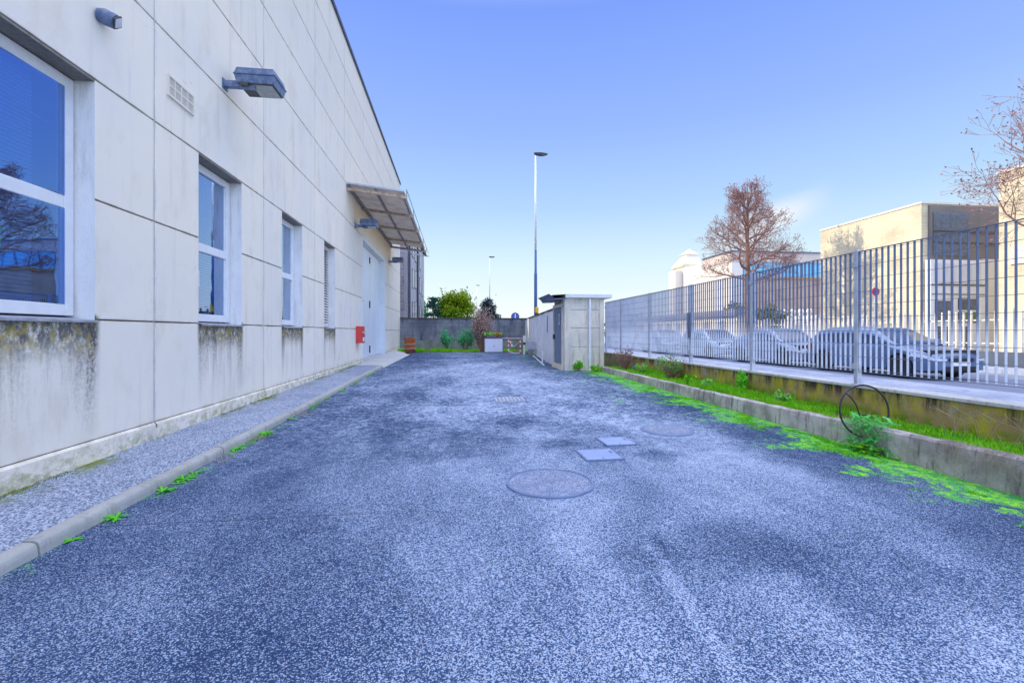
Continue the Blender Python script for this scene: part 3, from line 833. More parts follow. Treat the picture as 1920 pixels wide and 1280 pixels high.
# ---- wall lamps (each a thing)
def make_lamp():
    t = thing('wall_lamp', '', 'lamp', (0,0,0))
    a = MB(); a.box(0, .015, -.09, .09, -.1, .08); a.beam((.0,0,0),(.50,0,0), .10, .11)
    a.build('arm', M['lampgrey'], t, bevel=.008)
    bmb = MB()
    x0, x1, y0, y1 = .20, .86, -.12, .42
    bmb.v = []; b = MB()
    def fr(z0, z1, e0, e1):
        k = len(b.v)
        b.v += [(x0+e0,y0+e0,z0),(x1-e0,y0+e0,z0),(x1-e0,y1-e0,z0),(x0+e0,y1-e0,z0),(x0+e1,y0+e1,z1),(x1-e1,y0+e1,z1),(x1-e1,y1-e1,z1),(x0+e1,y1-e1,z1)]
        for q in ((0,3,2,1),(4,5,6,7),(0,1,5,4),(1,2,6,5),(2,3,7,6),(3,0,4,7)): b.face(tuple(k+i for i in q))
    fr(-.055+.06, .135, .03, .0); fr(.136, .155, -.012, -.012); fr(.156, .27, 0.0, .03)
    b.build('lamp_housing', M['lampgrey'], t, bevel=.01)
    c = MB(); c.box(x0+.05, x1-.05, y0+.05, y1-.05, -.012, .004)
    c.box(.3, .42, y0+.0, y0+.12, -.05, .0); c.build('underside', M['lampdark'], t)
    c = MB(); c.box(x0+.26, x1-.06, y0+.06, y1-.06, -.018, -.0125); c.build('lens', M['lampglass'], t)
    return t
L0 = make_lamp()
LP = [(8.38, 5.78, 'grey box lamp on short arm, nearest of three along the pale wall'),
      (18.6, 5.72, 'grey box lamp on short arm just before the canopy and door'),
      (27.8, 5.72, 'far dark box lamp on the wall past the tall pale door')]
for i, (y, z, lb) in enumerate(LP):
    o = L0 if i == 0 else copy_tree(L0)
    o.location = (XF+.002, y, z); tag(o, lb, 'lamp', 'box lamps on the warehouse wall')
# small round floodlight
t = thing('floodlight', 'small grey drum floodlight high on the wall above the nearest window', 'lamp', (XF, 5.6, 5.05))
a = MB(); a.tube([(XF+.0,5.58,5.04),(XF+.06,5.6,5.03),(XF+.17,5.62,4.99)], [.065,.085,.08], 16); a.build('lamp_housing', M['lampgrey'], t, bevel=.01)
a = MB(); a.tube([(XF+.171,5.62,4.99),(XF+.185,5.623,4.984)], [.085,.085], 4); a.build('bezel', M['lampdark'], t)
a = MB(); a.tube([(XF+.186,5.623,4.984),(XF+.19,5.624,4.982)], [.07,.07], 4); a.build('lens', M['headl'], t)

# ---- red hydrant cabinet
t = thing('hydrant_cabinet', 'red metal hydrant cabinet fixed to the wall beside the tall door', 'cabinet', (XF, 18.95, 1.0))
a = MB(); a.box(XF+.002, XF+.24, 18.75, 19.3, 1.07, 1.75); a.build('cabinet_body', M['red'], t, bevel=.01)
a = MB(); a.box(XF+.242, XF+.252, 18.78, 19.27, 1.10, 1.72); a.build('cabinet_door', M['red'], t, bevel=.003)
a = MB(); a.box(XF+.253, XF+.256, 18.85, 19.2, 1.14, 1.30); a.build('notice', M['white'], t)
text_mesh('lettering', 'IDRANTE', .10, Matrix.Translation((XF+.255, 19.02, 1.50)) @ Matrix.Rotation(R(90), 4, 'Z') @ Matrix.Rotation(R(90), 4, 'X'), M['white'], t)

# ------------------------------------------------------------------ fence
fe = thing('fence', 'tall galvanised grating fence on the low mossy wall', 'fence', (6.17, 10, .7))
POSTS = [1.3, 3.8, 6.3, 8.8, 11.3, 13.85, 16.35, 18.1]
for y in POSTS[:]:
    m_ = MB(); m_.box(6.135, 6.215, y-.03, y+.03, .70, 2.76); m_.box(6.11, 6.24, y-.05, y+.05, .70, .712); m_.box(6.12, 6.134, y-.045, y+.045, .93, 1.02); m_.box(6.12, 6.134, y-.045, y+.045, 2.5, 2.58)
    m_.build('post', M['galv'], fe, bevel=.003)
m_ = MB(); y = 11.3; m_.box(6.10, 6.134, y-.055, y+.055, 1.35, 2.02); m_.split('post_collar', M['galv_dk'], fe)
for i in range(len(POSTS)-1):
    a, c = POSTS[i]+.035, POSTS[i+1]-.035; m_ = MB()
    nb = round((c-a)/.095); st = (c-a)/nb
    for k in range(nb+1):
        yy = a+st*k; m_.box(6.158, 6.192, yy-.0025, yy+.0025, .90, 2.735)
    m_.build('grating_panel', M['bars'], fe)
    r_ = MB()
    for k in range(10):
        zz = .93+.198*k; r_.tube([(6.151, a, zz), (6.151, c, zz)], .0035, 5)
    r_.beam((6.175,a,2.742),(6.175,c,2.742), .03, .010)
    r_.beam((6.175,a,.895),(6.175,c,.895), .03, .006)
    r_.build('grating_rods', M['galv_dk'], fe)

# ------------------------------------------------------------------ gatehouse
gh = thing('gatehouse', 'small flat roofed concrete gatehouse with grey metal door', 'building', (4.7, 17.2, .1))
x0, x1, y0, y1 = 3.98, 5.48, 16.3, 18.1
a = MB()
zj = [-.05, .97, 1.66, 2.34, 2.74]
for i in range(4): a.box(x0+.24, x1-.16, y0+.03, y1, zj[i]+.006, zj[i+1]-.006)
a.box(x0, x0+.10, y0+.0, y0+.3, -.05, 2.74); a.box(x0+.10, x0+.24, y0+.015, y0+.3, -.05, 2.74); a.box(x1-.16, x1, y0, y1, -.05, 2.74)
a.box(x0+.02, x1-.1, y1-.1, y1+.05, -.05, 2.74)
a.build('wall', M['gate_c'], gh, bevel=.006)
a = MB(); a.box(x0-.0, x1+.26, y0-.14, y1+.2, 2.77, 2.90); a.build('roof', M['slab'], gh, bevel=.006)
a = MB(); a.box(x0+.05, x1, y0+.0, y1, 2.72, 2.768); a.build('roof_beam', M['gate_c'], gh)
a = MB()
for i in range(1):
    rows = []
    for yy in [y0-.14, y1+.3]:
        rows.append([(x0-.62, yy, 2.90), (x0-.5, yy, 2.82), (x0-.42, yy, 2.70), (x0, yy, 2.72), (x0, yy, 2.75), (x0-.40, yy, 2.74), (x0-.48, yy, 2.86), (x0, yy, 2.89)])
    a.grid(rows); a.poly(rows[0][2:4] + rows[0][4:6])
a.build('awning', M['galv_dk'], gh)
a = MB(); a.tube([(x0+.94, y0-.05, .1), (x0+.94, y0-.05, 2.74)], .045, 12); a.box(x0+.88, x0+1.0, y0-.03, y0+.03, 2.3, 2.34); a.box(x0+.88, x0+1.0, y0-.03, y0+.03, .55, .59)
a.tube([(x0+.94, y0-.05, .14), (x0+.94, y0-.12, .08)], .045, 10)
a.build('downpipe', M['whitemetal'], gh)
a = MB(); a.box(x0-.012, x0+.03, y0+.35, y1-.1, .28, 2.45)
for i in range(12): a.box(x0-.016, x0-.0125, y0+.38, y1-.13, .42+.17*i, .43+.17*i)
gd = a.build('door', M['doorgrey'], gh)
a = MB(); a.box(x0-.05, x0+.05, y1-.1, y1+.02, .25, 2.5); a.box(x0-.04, x0+.05, y0+.3, y0+.35, .25, 2.5); a.box(x0-.05, x0+.08, y0+.3, y1+.02, 2.46, 2.58); a.box(x0-.08, x0+.1, y0+.25, y1+.05, 0, .27)
a.build('door_frame', M['gate_c'], gd)
a = MB(); a.box(x0-.09, x0-.02, y1-.26, y1-.16, 1.24, 1.42); a.build('handle', M['lampdark'], gd)
a = MB(); a.box(x0-.022, x0-.017, 16.95, 17.25, 1.78, 2.22); sp = a.build('number_sign', M['teal'], gd)
a = MB(); xs_ = x0-.025
for (ya, za, yb_, zb_) in ((17.0,2.19,17.2,2.19),(17.0,2.19,17.0,2.10),(17.18,2.18,17.10,2.07),(17.10,2.07,17.18,1.99),(17.02,2.07,17.12,1.96),(17.12,1.96,17.05,1.90),(17.02,1.88,17.18,1.88),(17.02,1.81,17.18,1.81),(17.02,1.88,17.02,1.81),(17.18,1.88,17.18,1.81)):
    a.beam((xs_,ya,za),(xs_,yb_,zb_), .028, .005, up=(1,0,0))
a.build('sign_marks', M['white'], sp)

# slanted precast side wall from gatehouse to back wall
def wx(y): return 3.98 + (y-18.1)*(5.1-3.98)/(33.2-18.1)
sw = thing('side_wall', 'pale precast slab wall running back from the gatehouse door', 'wall', (4.5, 25, .1))
a = MB(); b_ = MB(); yy = 18.15
i = 0
while yy < 33.1:
    y2 = min(yy+2.5, 33.2)
    p0 = Vector((wx(yy)+.05, yy, 0)); p1 = Vector((wx(y2)+.05, y2, 0))
    for k in range(7):
        z0, z1 = .12+.33*k, .12+.33*(k+1)-.008
        a.beam((p0.x, p0.y, (z0+z1)/2), (p1.x, p1.y, (z0+z1)/2), .06, z1-z0)
    a.beam((p0.x, p0.y, 1.27), (p1.x, p1.y, 1.27), .03, 2.3)
    b_.box(wx(yy)-.02, wx(yy)+.10, yy-.07, yy+.07, 0, 2.46)
    yy = y2
a.build('wall_panels', M['precast'], sw); b_.build('post', M['precast'], sw)
a = MB(); a.beam((wx(18.2)+.05,18.2,2.47),(wx(33.2)+.05,33.2,2.47), .14, .05); a.build('coping', M['lampdark'], sw)
a = MB(); a.box(wx(20.3)-.0, wx(20.3)+.01, 20.2, 20.4, 1.5, 2.25); a.build('slot_vent', M['doorgrey'], sw)
# base kerb and white rail next to that wall
a = MB(); a.beam((wx(18.6)-.35,18.6,gz(18.6)+.01),(wx(26)-.15,26,gz(26)+.01), .05, .03); tag(a.build('edging_strip', M['white']), 'thin white edging strip on the ground beside the precast wall', 'edging')
t = thing('gate_rail', 'low white gate rail lying open against the precast wall', 'rail', (3.8, 19.2, .1))
a = MB(); a.box(3.66,3.72,19.1,19.16,.1,.72); a.build('post', M['whitemetal'], t, bevel=.01)
a = MB(); a.tube([(3.70,19.2,.62),(wx(24)-.2,24.4,.75)], .022, 6); a.tube([(3.70,19.2,.34),(wx(24)-.2,24.4,.42)], .018, 6); a.split('rail', M['galv'], t)
t = thing('meter_box', 'small pale grey meter box on a dark plinth by the precast wall', 'box', (4.3,25.4,.2))
a = MB(); a.box(4.05,4.45,25.2,25.5,.52,1.0); a.build('box_body', M['galv'], t, bevel=.01)
a = MB(); a.box(4.08,4.42,25.22,25.5,.15,.515); a.build('stand', M['backlow'], t)

# back wall
bw = thing('back_wall', 'dark stained block wall closing the far end of the yard', 'wall', (.6, 33.4, .2))
a = MB()
for k in range(5):
    z0 = .95+.31*k; a.box(-3.93, 5.3, 33.3-.004*k, 33.5, z0+.006, z0+.304)
a.build('wall_body', M['backwall'], bw)
a = MB(); a.box(-3.93, 5.3, 33.34, 33.46, .5, 2.5); a.build('wall_core', M['backwall'], bw)
a = MB(); a.box(-3.93, 5.3, 33.22, 33.5, .1, .94); a.build('wall_base', M['backlow'], bw)
a = MB(); a.box(-3.95, 5.35, 33.2, 33.55, 2.505, 2.56); a.build('coping', M['lampdark'], bw)

# ------------------------------------------------------------------ yard objects
# rusty drum
t = thing('drum', 'rusty orange steel drum standing in the corner by the back wall', 'drum', (-2.87,29.3,.24))
a = MB(); a.smooth = True
pr = [(.29,0),(.32,.02),(.325,.2),(.345,.22),(.345,.26),(.325,.28),(.33,.46),(.35,.48),(.35,.52),(.33,.54),(.325,.72),(.345,.74),(.34,.78),(.33,.9),(.345,.93),(.33,.94),(.31,.90)]
a.lathe((-2.87,29.3,.24), pr, 28); a.build('drum_body', M['rust'], t)
a = MB(); a.lathe((-2.87,29.3,.24), [(.352,.47),(.352,.53)], 28); a.lathe((-2.87,29.3,.24), [(.346,.21),(.346,.27)], 28); a.build('hoop', M['ruststeel'], t)
# white cabinet
t = thing('ground_cabinet', 'low white metal cabinet with dark lid near the back wall', 'cabinet', (2.4,28.9,.22))
a = MB(); a.box(1.85,2.97,28.7,29.3,.25,1.13); a.build('cabinet_body', M['boxwhite'], t, bevel=.015)
a = MB(); a.box(1.82,3.08,28.66,29.4,1.135,1.21); a.build('lid', M['lampdark'], t, bevel=.01)
a = MB(); a.box(2.40,2.46,28.68,28.698,.62,.66); a.build('handle', M['lampdark'], t)
# flower pot on it
t = thing('flower_pot', 'pot of orange red flowers on top of the low white cabinet', 'plant', (2.65,29.0,1.21))
a = MB(); a.lathe((2.65,29.0,1.212), [(.09,0),(.12,.14),(.11,.14)], 14); a.build('pot', M['rust'], t)
a = MB()
for i in range(90):
    p = (2.65+random.gauss(0,.16), 29+random.gauss(0,.08), 1.38+random.random()*.12); a.leaf(p, .06)
a.build('flowers', M['flower'], t)
a = MB()
for i in range(160):
    p = (2.45+random.gauss(0,.28), 29.05+random.gauss(0,.1), 1.33+random.random()*.16); a.leaf(p, .07)
a.build('leaves', M['weed'], t)

# red and white barrier gate
def stripes(mb_, p, q, r, n=7):
    p = Vector(p); q = Vector(q)
    for i in range(n):
        mb_.cur = i % 2; mb_.tube([p.lerp(q, i/n), p.lerp(q, (i+1)/n)], r, 8)
t = thing('barrier_gate', 'red and white striped tubular barrier beside the low white cabinet', 'barrier', (3.8,28.0,.2))
for (x, y) in ((3.28,28.2), (3.85,26.9)):
    a = MB(); stripes(a, (x,y,gz(y)), (x,y,1.16), .035); a.build('post', [M['red'], M['white']], t)
a = MB(); a.tube([(2.95,28.4,1.13),(4.05,26.6,1.13)], .02, 6); a.tube([(3.28,28.2,1.0),(3.55,27.6,.62),(3.85,26.9,1.0)], .015, 6); a.tube([(3.28,28.2,.32),(3.6,27.5,.22),(3.85,26.9,.26)], .02, 6); a.split('rail', M['whitemetal'], t)
a = MB(); stripes(a, (3.36,28.0,1.05), (3.46,27.8,.62), .028, 4); a.build('strut', [M['red'], M['white']], t)
t = thing('gate_post', 'slim white post with a dark control unit at the striped barrier', 'post', (3.98,26.2,.2))
a = MB(); a.box(3.93,4.03,26.15,26.25,.15,.78); a.box(3.92,4.06,26.12,26.28,.92,1.3); a.build('post', M['whitemetal'], t, bevel=.01)
a = MB(); a.box(3.91,4.06,26.13,26.27,.785,.915); a.build('control_unit', M['lampdark'], t)

# covers in the asphalt
def cover_label(o, l): tag(o, l, 'manhole cover')
t = thing('manhole_cover', 'large round cast iron manhole cover, nearest in the asphalt', 'manhole cover', (.95,4.52,gz(4.52)))
z = gz(4.52)+.012
a = MB(); a.smooth = False; a.lathe((.95,4.52,z), [(.445,-.03),(.445,.0),(.415,.002),(.413,-.012)], 64); a.f.pop(); a.f.pop(); a.mi.pop(); a.mi.pop(); a.sm.pop(); a.sm.pop()
a.build('frame', M['iron'], t)
m_i, g_, b_i = newmat('iron_lid_pattern')
P = g_.obj(); px_, py_, pz_ = g_.sep(P)
rr_ = g_.m('SQRT', g_.m('ADD', g_.m('POWER', px_, 2), g_.m('POWER', py_, 2)))
ring = g_.sm(g_.m('ABSOLUTE', g_.m('SUBTRACT', g_.m('FRACT', g_.m('MULTIPLY', rr_, 26)), .5)), .30, .42)
an = g_.m('ARCTAN2', py_, px_)
rad_ = g_.sm(g_.m('ABSOLUTE', g_.m('SUBTRACT', g_.m('FRACT', g_.m('MULTIPLY', an, 9.55)), .5)), .30, .42)
pat = g_.m('MAXIMUM', ring, rad_)
dst = g_.sm(g_.noise(P, 5.0, 7, .7), .36, .56)
v_ = g_.n('ShaderNodeTexVoronoi', {'Vector': P, 'Scale': 105.0}); sp_ = g_.sm(g_.sep(v_.outputs['Color'])[0], .35, .65)
cc = g_.mix(g_.m('MULTIPLY', pat, .65), (.20,.27,.42), (.04,.08,.17))
cc = g_.mix(g_.m('MULTIPLY', dst, .8), cc, g_.mix(sp_, (.09,.12,.23), (.40,.44,.58)))
g_.put(b_i.inputs['Base Color'], cc); b_i.inputs['Roughness'].default_value = .75
g_.put(b_i.inputs['Normal'], g_.bump(g_.m('SUBTRACT', g_.m('MULTIPLY', dst, .5), pat), .6, .006))
M['lid'] = m_i
a = MB(); a.lathe((.95,4.52,z-.01), [(.411,-.01),(.411,.006)], 64); a.build('lid', M['lid'], t)
t = thing('manhole_cover', 'faint round manhole cover half buried towards the mossy kerb', 'manhole cover', (3.22,6.62,gz(6.62)))
a = MB(); a.lathe((3.22,6.62,gz(6.62)+.008), [(.40,-.03),(.40,.0),(.385,.001)], 48); a.build('frame', M['iron'], t)
a = MB(); a.lathe((3.22,6.62,gz(6.62)+.010), [(.33,-.01),(.33,.002)], 48); a.build('lid', M['lid'], t)
def sq_cover(cx, cy, s, rz, label):
    t = thing('access_cover', label, 'access cover', (cx,cy,gz(cy)))
    c_, s_ = math.cos(rz), math.sin(rz)
    def loc(mb_): mb_.v = [(cx+x*c_-y*s_, cy+x*s_+y*c_, gz(cy)+.01+z) for x, y, z in mb_.v]; return mb_
    a = MB(); h = s/2
    a.box(-h,h,-h,-h+.018,-.02,.006); a.box(-h,h,h-.018,h,-.02,.006); a.box(-h,-h+.018,-h+.018,h-.018,-.02,.006); a.box(h-.018,h,-h+.018,h-.018,-.02,.006)
    loc(a).build('frame', M['iron'], t)
    a = MB(); a.box(-h+.022,h-.022,-h+.022,h-.022,-.02,.008); loc(a).build('lid', M['steelcov'], t, bevel=.003)
    a = MB(); a.box(h-.08,h-.06,.02,.12,.0075,.0095); a.box(-.02,.0,-h+.05,-h+.08,.0075,.0095); loc(a).split('lifting_slot', M['black'], t)
sq_cover(1.76, 5.42, .48, .02, 'pale square access cover just beyond the large round manhole')
sq_cover(2.20, 6.03, .44, .03, 'pale square access cover, farther of the two flat steel plates')
t = thing('drain_grate', 'rectangular pale drain grate with dark slots far along the asphalt', 'drain', (1.17,9.85,gz(9.85)))
z = gz(9.85)+.016
a = MB(); W, D = .31, .27
cx, cy = 1.17, 9.85
a.box(cx-W,cx+W,cy-D,cy-D+.07,z-.03,z); a.box(cx-W,cx+W,cy+D-.07,cy+D,z-.03,z); a.box(cx-W,cx+W,cy-.03,cy+.03,z-.03,z)
for i in range(8):
    xx = cx-W + i*(2*W-.04)/7; a.box(xx,xx+.04+.008*0,cy-D+.07,cy-.03,z-.03,z-.0005); a.box(xx,xx+.04,cy+.03,cy+D-.07,z-.03,z-.0005)
a.build('grating', M['galv'], t)
a = MB(); a.poly([(cx-W,cy-D,z-.011),(cx+W,cy-D,z-.011),(cx+W,cy+D,z-.011),(cx-W,cy+D,z-.011)]); a.build('pit', M['black'], t)

# wheel rim standing on the kerb
t = thing('wheel_rim', 'old thin black wheel rim standing on the mossy edging', 'wheel', (5.36,5.34,.14))
cx, cy, cz_ = 5.33, 5.34, .47; r_ = .335
ax = Vector((math.cos(R(-4)), math.sin(R(-4)), 0)); upv = Vector((0.0,.08,1)).normalized()
a = MB(); a.smooth = True; pts = []
for i in range(61):
    th = 2*PI*i/60; pts.append(Vector((cx,cy,cz_)) + ax*r_*math.cos(th) + upv*r_*math.sin(th))
a.tube(pts, .0115, 8, caps=False); a.build('rim', M['black'], t)
a = MB(); a.smooth = True
cc_ = Vector((cx,cy,cz_))
sp1 = [cc_ + ax*-.24 + upv*.23, cc_ + ax*-.17 + upv*.18, cc_+ax*-.11+upv*.09, cc_+ax*-.075+upv*-.02, cc_+ax*-.06+upv*-.1]
a.tube(sp1, .009, 6); a.tube([cc_+ax*-.06+upv*-.05, cc_+ax*.02+upv*-.055, cc_+ax*.10+upv*-.075], .008, 6)
a.build('spoke', M['black'], t)

# ------------------------------------------------------------------ plants in the yard
def rosette(mb_, p, n, L, w, up=.5):
    for i in range(n):
        an = random.random()*6.28; l = L*random.uniform(.6,1.1); e = random.uniform(.35,1.0)*up
        d = Vector((math.cos(an), math.sin(an), 0)); nrm = Vector((-d.y, d.x, 0)); p = Vector(p)
        q0, q1, q2, q3 = p, p+d*l*.35+Vector((0,0,l*e*.45)), p+d*l*.7+Vector((0,0,l*e*.6)), p+d*l+Vector((0,0,l*e*.4))
        k = len(mb_.v)
        mb_.v += [tuple(q0+nrm*w*.15), tuple(q0-nrm*w*.15), tuple(q1+nrm*w*.45), tuple(q1-nrm*w*.45), tuple(q2+nrm*w*.5), tuple(q2-nrm*w*.5), tuple(q3)]
        mb_.face((k,k+1,k+3,k+2)); mb_.face((k+2,k+3,k+5,k+4)); mb_.face((k+4,k+5,k+6))
# weeds along the left kerb: (y, size, leaves, label)
WE = [(2.93,.10,8,'tiny weed sprig at the bottom left end of the grey kerb'),
      (3.72,.075,12,'low flat tuft of moss like weed below the rounded kerb'),
      (4.10,.125,15,'leafy weed rosette alone at the foot of the near kerb'),
      (4.72,.12,15,'weed rosette, nearer one of a touching pair by the kerb'),
      (5.08,.15,20,'bigger bright weed of the touching pair against the kerb joint'),
      (6.25,.12,18,'bushy weed between two dry grass wisps by the kerb'),
      (7.05,.15,34,'widest clump of bright weeds along the left kerb'),
      (8.15,.12,14,'upright weed beside the dry straw tuft at the kerb'),
      (10.3,.14,16,'flat yellow green weed past the middle of the kerb'),
      (11.6,.16,16,'last flat yellow green weed towards the door end of the kerb')]
for (y, s, n, lb) in WE:
    a = MB(); x = -2.80+random.uniform(0,.03)
    rosette(a, (x, y, gz(y)), n, s, .022)
    if n > 16: rosette(a, (x+.01, y+.16, gz(y)), n//2, s*.8, .02); rosette(a, (x+.02, y-.13, gz(y)), n//3, s*.7, .02)
    o = a.build('kerb_weed', M['moss'] if y > 9 else M['weed']); tag(o, lb, 'weed', 'weeds along the left kerb')
for (y, lb) in ((5.75,'dry straw wisp between the weeds at the near kerb'), (6.75,'dry straw tuft below the widest clump of weeds'), (8.5,'largest dry straw tuft lying on the asphalt by the kerb')):
    a = MB()
    for i in range(70):
        a.blade((-2.72+random.gauss(0,.06), y+random.gauss(0,.13), gz(y)), .03+random.random()*.03, .005, random.uniform(.06,.2), random.random()*6.28, 3)
    tag(a.build('dry_tuft', M['dry']), lb, 'dry grass', 'dry grass tufts by the left kerb')
# moss along plinth foot
a = MB()
for i in range(5200):
    y = random.uniform(2.5, 19.5)
    if mnoise.noise(Vector((y*.9, 1.7, 0))) + .35*mnoise.noise(Vector((y*4, 0, 0))) < -.02: continue
    w = .10*(.5+mnoise.noise(Vector((y*1.8, 8, 0)))+.5)
    x = XF+.028+abs(random.gauss(0, w*.5))
    a.blade((x, y, gz(y)+.10), random.uniform(.008,.024), .010, random.uniform(-.01,.012), random.random()*6.28, 1)
tag(a.build('plinth_moss', leafmat('olive_moss', (.09,.13,.01), (.26,.30,.02), 5, .1)), 'olive moss growing along the foot of the pale wall', 'moss', kind='stuff')
# kerb-foot moss, left
a = MB()
for i in range(2600):
    y = random.uniform(6, 17)
    if mnoise.noise(Vector((y*1.4, 4.7, 0))) < .12: continue
    x = -2.83+abs(random.gauss(0,.035)); a.blade((x,y,gz(y)), random.uniform(.01,.03), .010, random.uniform(-.01,.02), random.random()*6.28, 1)
tag(a.build('kerb_moss', M['moss']), 'bright moss patches at the foot of the left kerb', 'moss', kind='stuff')
# moss at right kerb foot
a = MB()
for i in range(60000):
    y = random.uniform(2.3, 15.8)
    d = abs(random.gauss(0, .42)) ; x = 5.24-d - (.03 if y < 4.9 else 0)
    n = mnoise.noise(Vector((x*2.2, y*1.3, 0))) + .6*mnoise.noise(Vector((x*7, y*5, 2))) + .5*mnoise.noise(Vector((1, y*.8, 2)))
    if n < .06+d*.55 or (d < .07 and mnoise.noise(Vector((y*2.3, 9, 4))) < .1): continue
    a.blade((x,y,gz(y)), random.uniform(.008,.022), .013, random.uniform(-.02,.02), random.random()*6.28, 1)
tag(a.build('edging_moss', M['moss']), 'bright moss carpet spreading on the asphalt below the rough edging', 'moss', kind='stuff')
# grass in strip
a = MB()
for i in range(34000):
    y = random.uniform(1.6, 15.9); x = random.uniform(5.34, 6.09)
    n = mnoise.noise(Vector((x*1.5, y*.8, 7)))
    dens = .36 + 1.3*n + .5*mnoise.noise(Vector((x*6, y*4, 3))) + (.22 if y > 6 else 0) + (.25 if x > 5.85 or x < 5.5 else 0)
    if random.random() > dens*1.5: continue
    h = random.uniform(.025,.08)*(1+2.4*max(0,n))*(2.0 if random.random() < .03 else 1)
    zz = .262 - .04*max(0,(y-4)/12)
    if x < 5.43:
        if mnoise.noise(Vector((y*1.9, 3, 8))) < .05: continue
        h *= 1.5
    a.blade((x,y,zz), h, .011, random.uniform(.0,.06), random.random()*6.28, 2)
tag(a.build('strip_grass', M['grass']), 'bright green grass filling the strip under the mossy wall', 'grass', kind='stuff')
# grass at the back
a = MB()
for i in range(12000):
    x = random.uniform(-3.7, 4.0); y = random.uniform(29.3, 33) if random.random() < .5 else random.uniform(29.3,30.3)
    n = mnoise.noise(Vector((x*.8, y*.5, 2)))
    lim = .0 if x < .3 else .25
    if n < lim-.35: continue
    h = random.uniform(.06,.2)*(1.2 if x < -.3 else .7)
    a.blade((x,y,.25), h, .025, random.uniform(0,.08), random.random()*6.28, 2)
tag(a.build('verge_grass', M['grass']), 'green grass growing along the foot of the back wall', 'grass', kind='stuff')
# dry grass hanging over the near kerb
a = MB()
for i in range(420):
    y = random.uniform(2.3, 4.3); x = 5.27
    p0 = Vector((5.36, y, .33)); l = random.uniform(.1,.34)
    pts = [p0, p0+Vector((-.12, random.uniform(-.05,.05), .02)), p0+Vector((-.16-random.random()*.05, random.uniform(-.1,.1), -l*.6)), p0+Vector((-.16-random.random()*.06, random.uniform(-.16,.16), -l))]
    if random.random() < .5: a.tube(pts, .0016, 3, caps=False)
for i in range(60):
    y = random.uniform(2.4, 4.6); p0 = Vector((random.uniform(5.6,6.0), y, .27)); a.tube([p0, p0+Vector((random.uniform(-.1,.1), random.uniform(-.1,.1), .22)), p0+Vector((random.uniform(-.25,.25), random.uniform(-.25,.25), .36))], .0018, 3, caps=False)
tag(a.build('dry_grass', M['dry']), 'dry pale grass stalks hanging over the near end of the edging', 'grass', kind='stuff')

def bush(name, label, c, r, n, sz, mats_, stems=10, cat='shrub', squash=1.0, stem_mat=None, twigs=0, group=None, hollow=.35):
    t = thing(name, label, cat, c, group)
    a = MB(); ends = []
    for i in range(stems):
        an = random.random()*6.28; rr = random.random()**.5*r[0]*.9
        e = Vector((c[0]+math.cos(an)*rr, c[1]+math.sin(an)*rr*squash, c[2]+r[1]*random.uniform(.5,1)))
        b0 = Vector(c)+Vector((math.cos(an)*.12*r[0], math.sin(an)*.12*r[0], 0)); mid = b0.lerp(e,.5)+Vector((random.gauss(0,.05),random.gauss(0,.05),.06))*r[0]
        a.tube([b0, mid, e], [.012*r[1]+.003, .008*r[1]+.002, .002], 5); ends += [mid.lerp(e, q/4) for q in range(5)]
        for k in range(twigs):
            p0 = mid.lerp(e, random.random()); p1 = p0+Vector((random.gauss(0,.18),random.gauss(0,.18),random.uniform(.0,.25)))*r[0]
            a.tube([p0, p1], [.004*r[1]+.001, .0015], 3, caps=False); ends += [p0.lerp(p1,.6), p1]
    a.build('stems', stem_mat or M['twig'], t)
    for (mt, fr, nm) in mats_:
        a = MB()
        for i in range(int(n*fr)):
            e = random.choice(ends); a.leaf(e+Vector((random.gauss(0,.12)*r[0],random.gauss(0,.12)*r[0]*squash,random.gauss(0,.10)*r[1])), sz*random.uniform(.6,1.3))
        a.build(nm, mt, t)
    return t
bush('rose_bush', 'thin green rose bush, left of two, against the back wall', (-.65,31.2,.25), (.55,1.45), 900, .085, [(M['shrub'],1,'leaves')], 9, twigs=3)
bush('rose_bush', 'leafy green bush, right of two, on the verge before the back wall', (.65,31.0,.25), (.75,1.5), 1300, .085, [(M['shrub'],1,'leaves')], 13, twigs=3)
bush('blossom_shrub', 'tall twiggy brown shrub with pale blossom behind the white cabinet', (1.75,30.3,.22), (.85,2.9), 3600, .06, [(M['blossom'],.4,'blossom'),(M['brownleaf'],.5,'leaves')], 46, twigs=9, stem_mat=M['twig'])
bush('dry_bush', 'brown twiggy dead bush at the corner of the gatehouse', (5.72,14.9,.22), (.38,.75), 500, .035, [(M['brownleaf'],1,'leaves')], 40, twigs=6)
bush('dry_bush', 'grey brown bush with a little green in the weedy strip', (5.8,11.7,.22), (.42,.62), 900, .035, [(M['brownleaf'],.5,'leaves'),(M['weed'],.5,'green_leaves')], 40, twigs=6)
bush('leafy_weed', 'tall green leafy weed against the mossy wall mid strip', (5.95,8.8,.25), (.17,.42), 300, .05, [(M['weed'],1,'leaves')], 9)
bush('leafy_weed', 'small yellow green weed on the strip beside the brown bush', (5.55,10.2,.23), (.14,.26), 200, .045, [(M['moss'],1,'leaves')], 8)
bush('leafy_weed', 'low yellow green weed at the foot of the gatehouse', (4.45,16.1,.08), (.3,.38), 380, .05, [(M['moss'],1,'leaves')], 12)
bush('leafy_weed', 'green weed around the foot of the gatehouse downpipe', (5.05,16.0,.08), (.25,.22), 300, .045, [(M['grass'],1,'leaves')], 12)
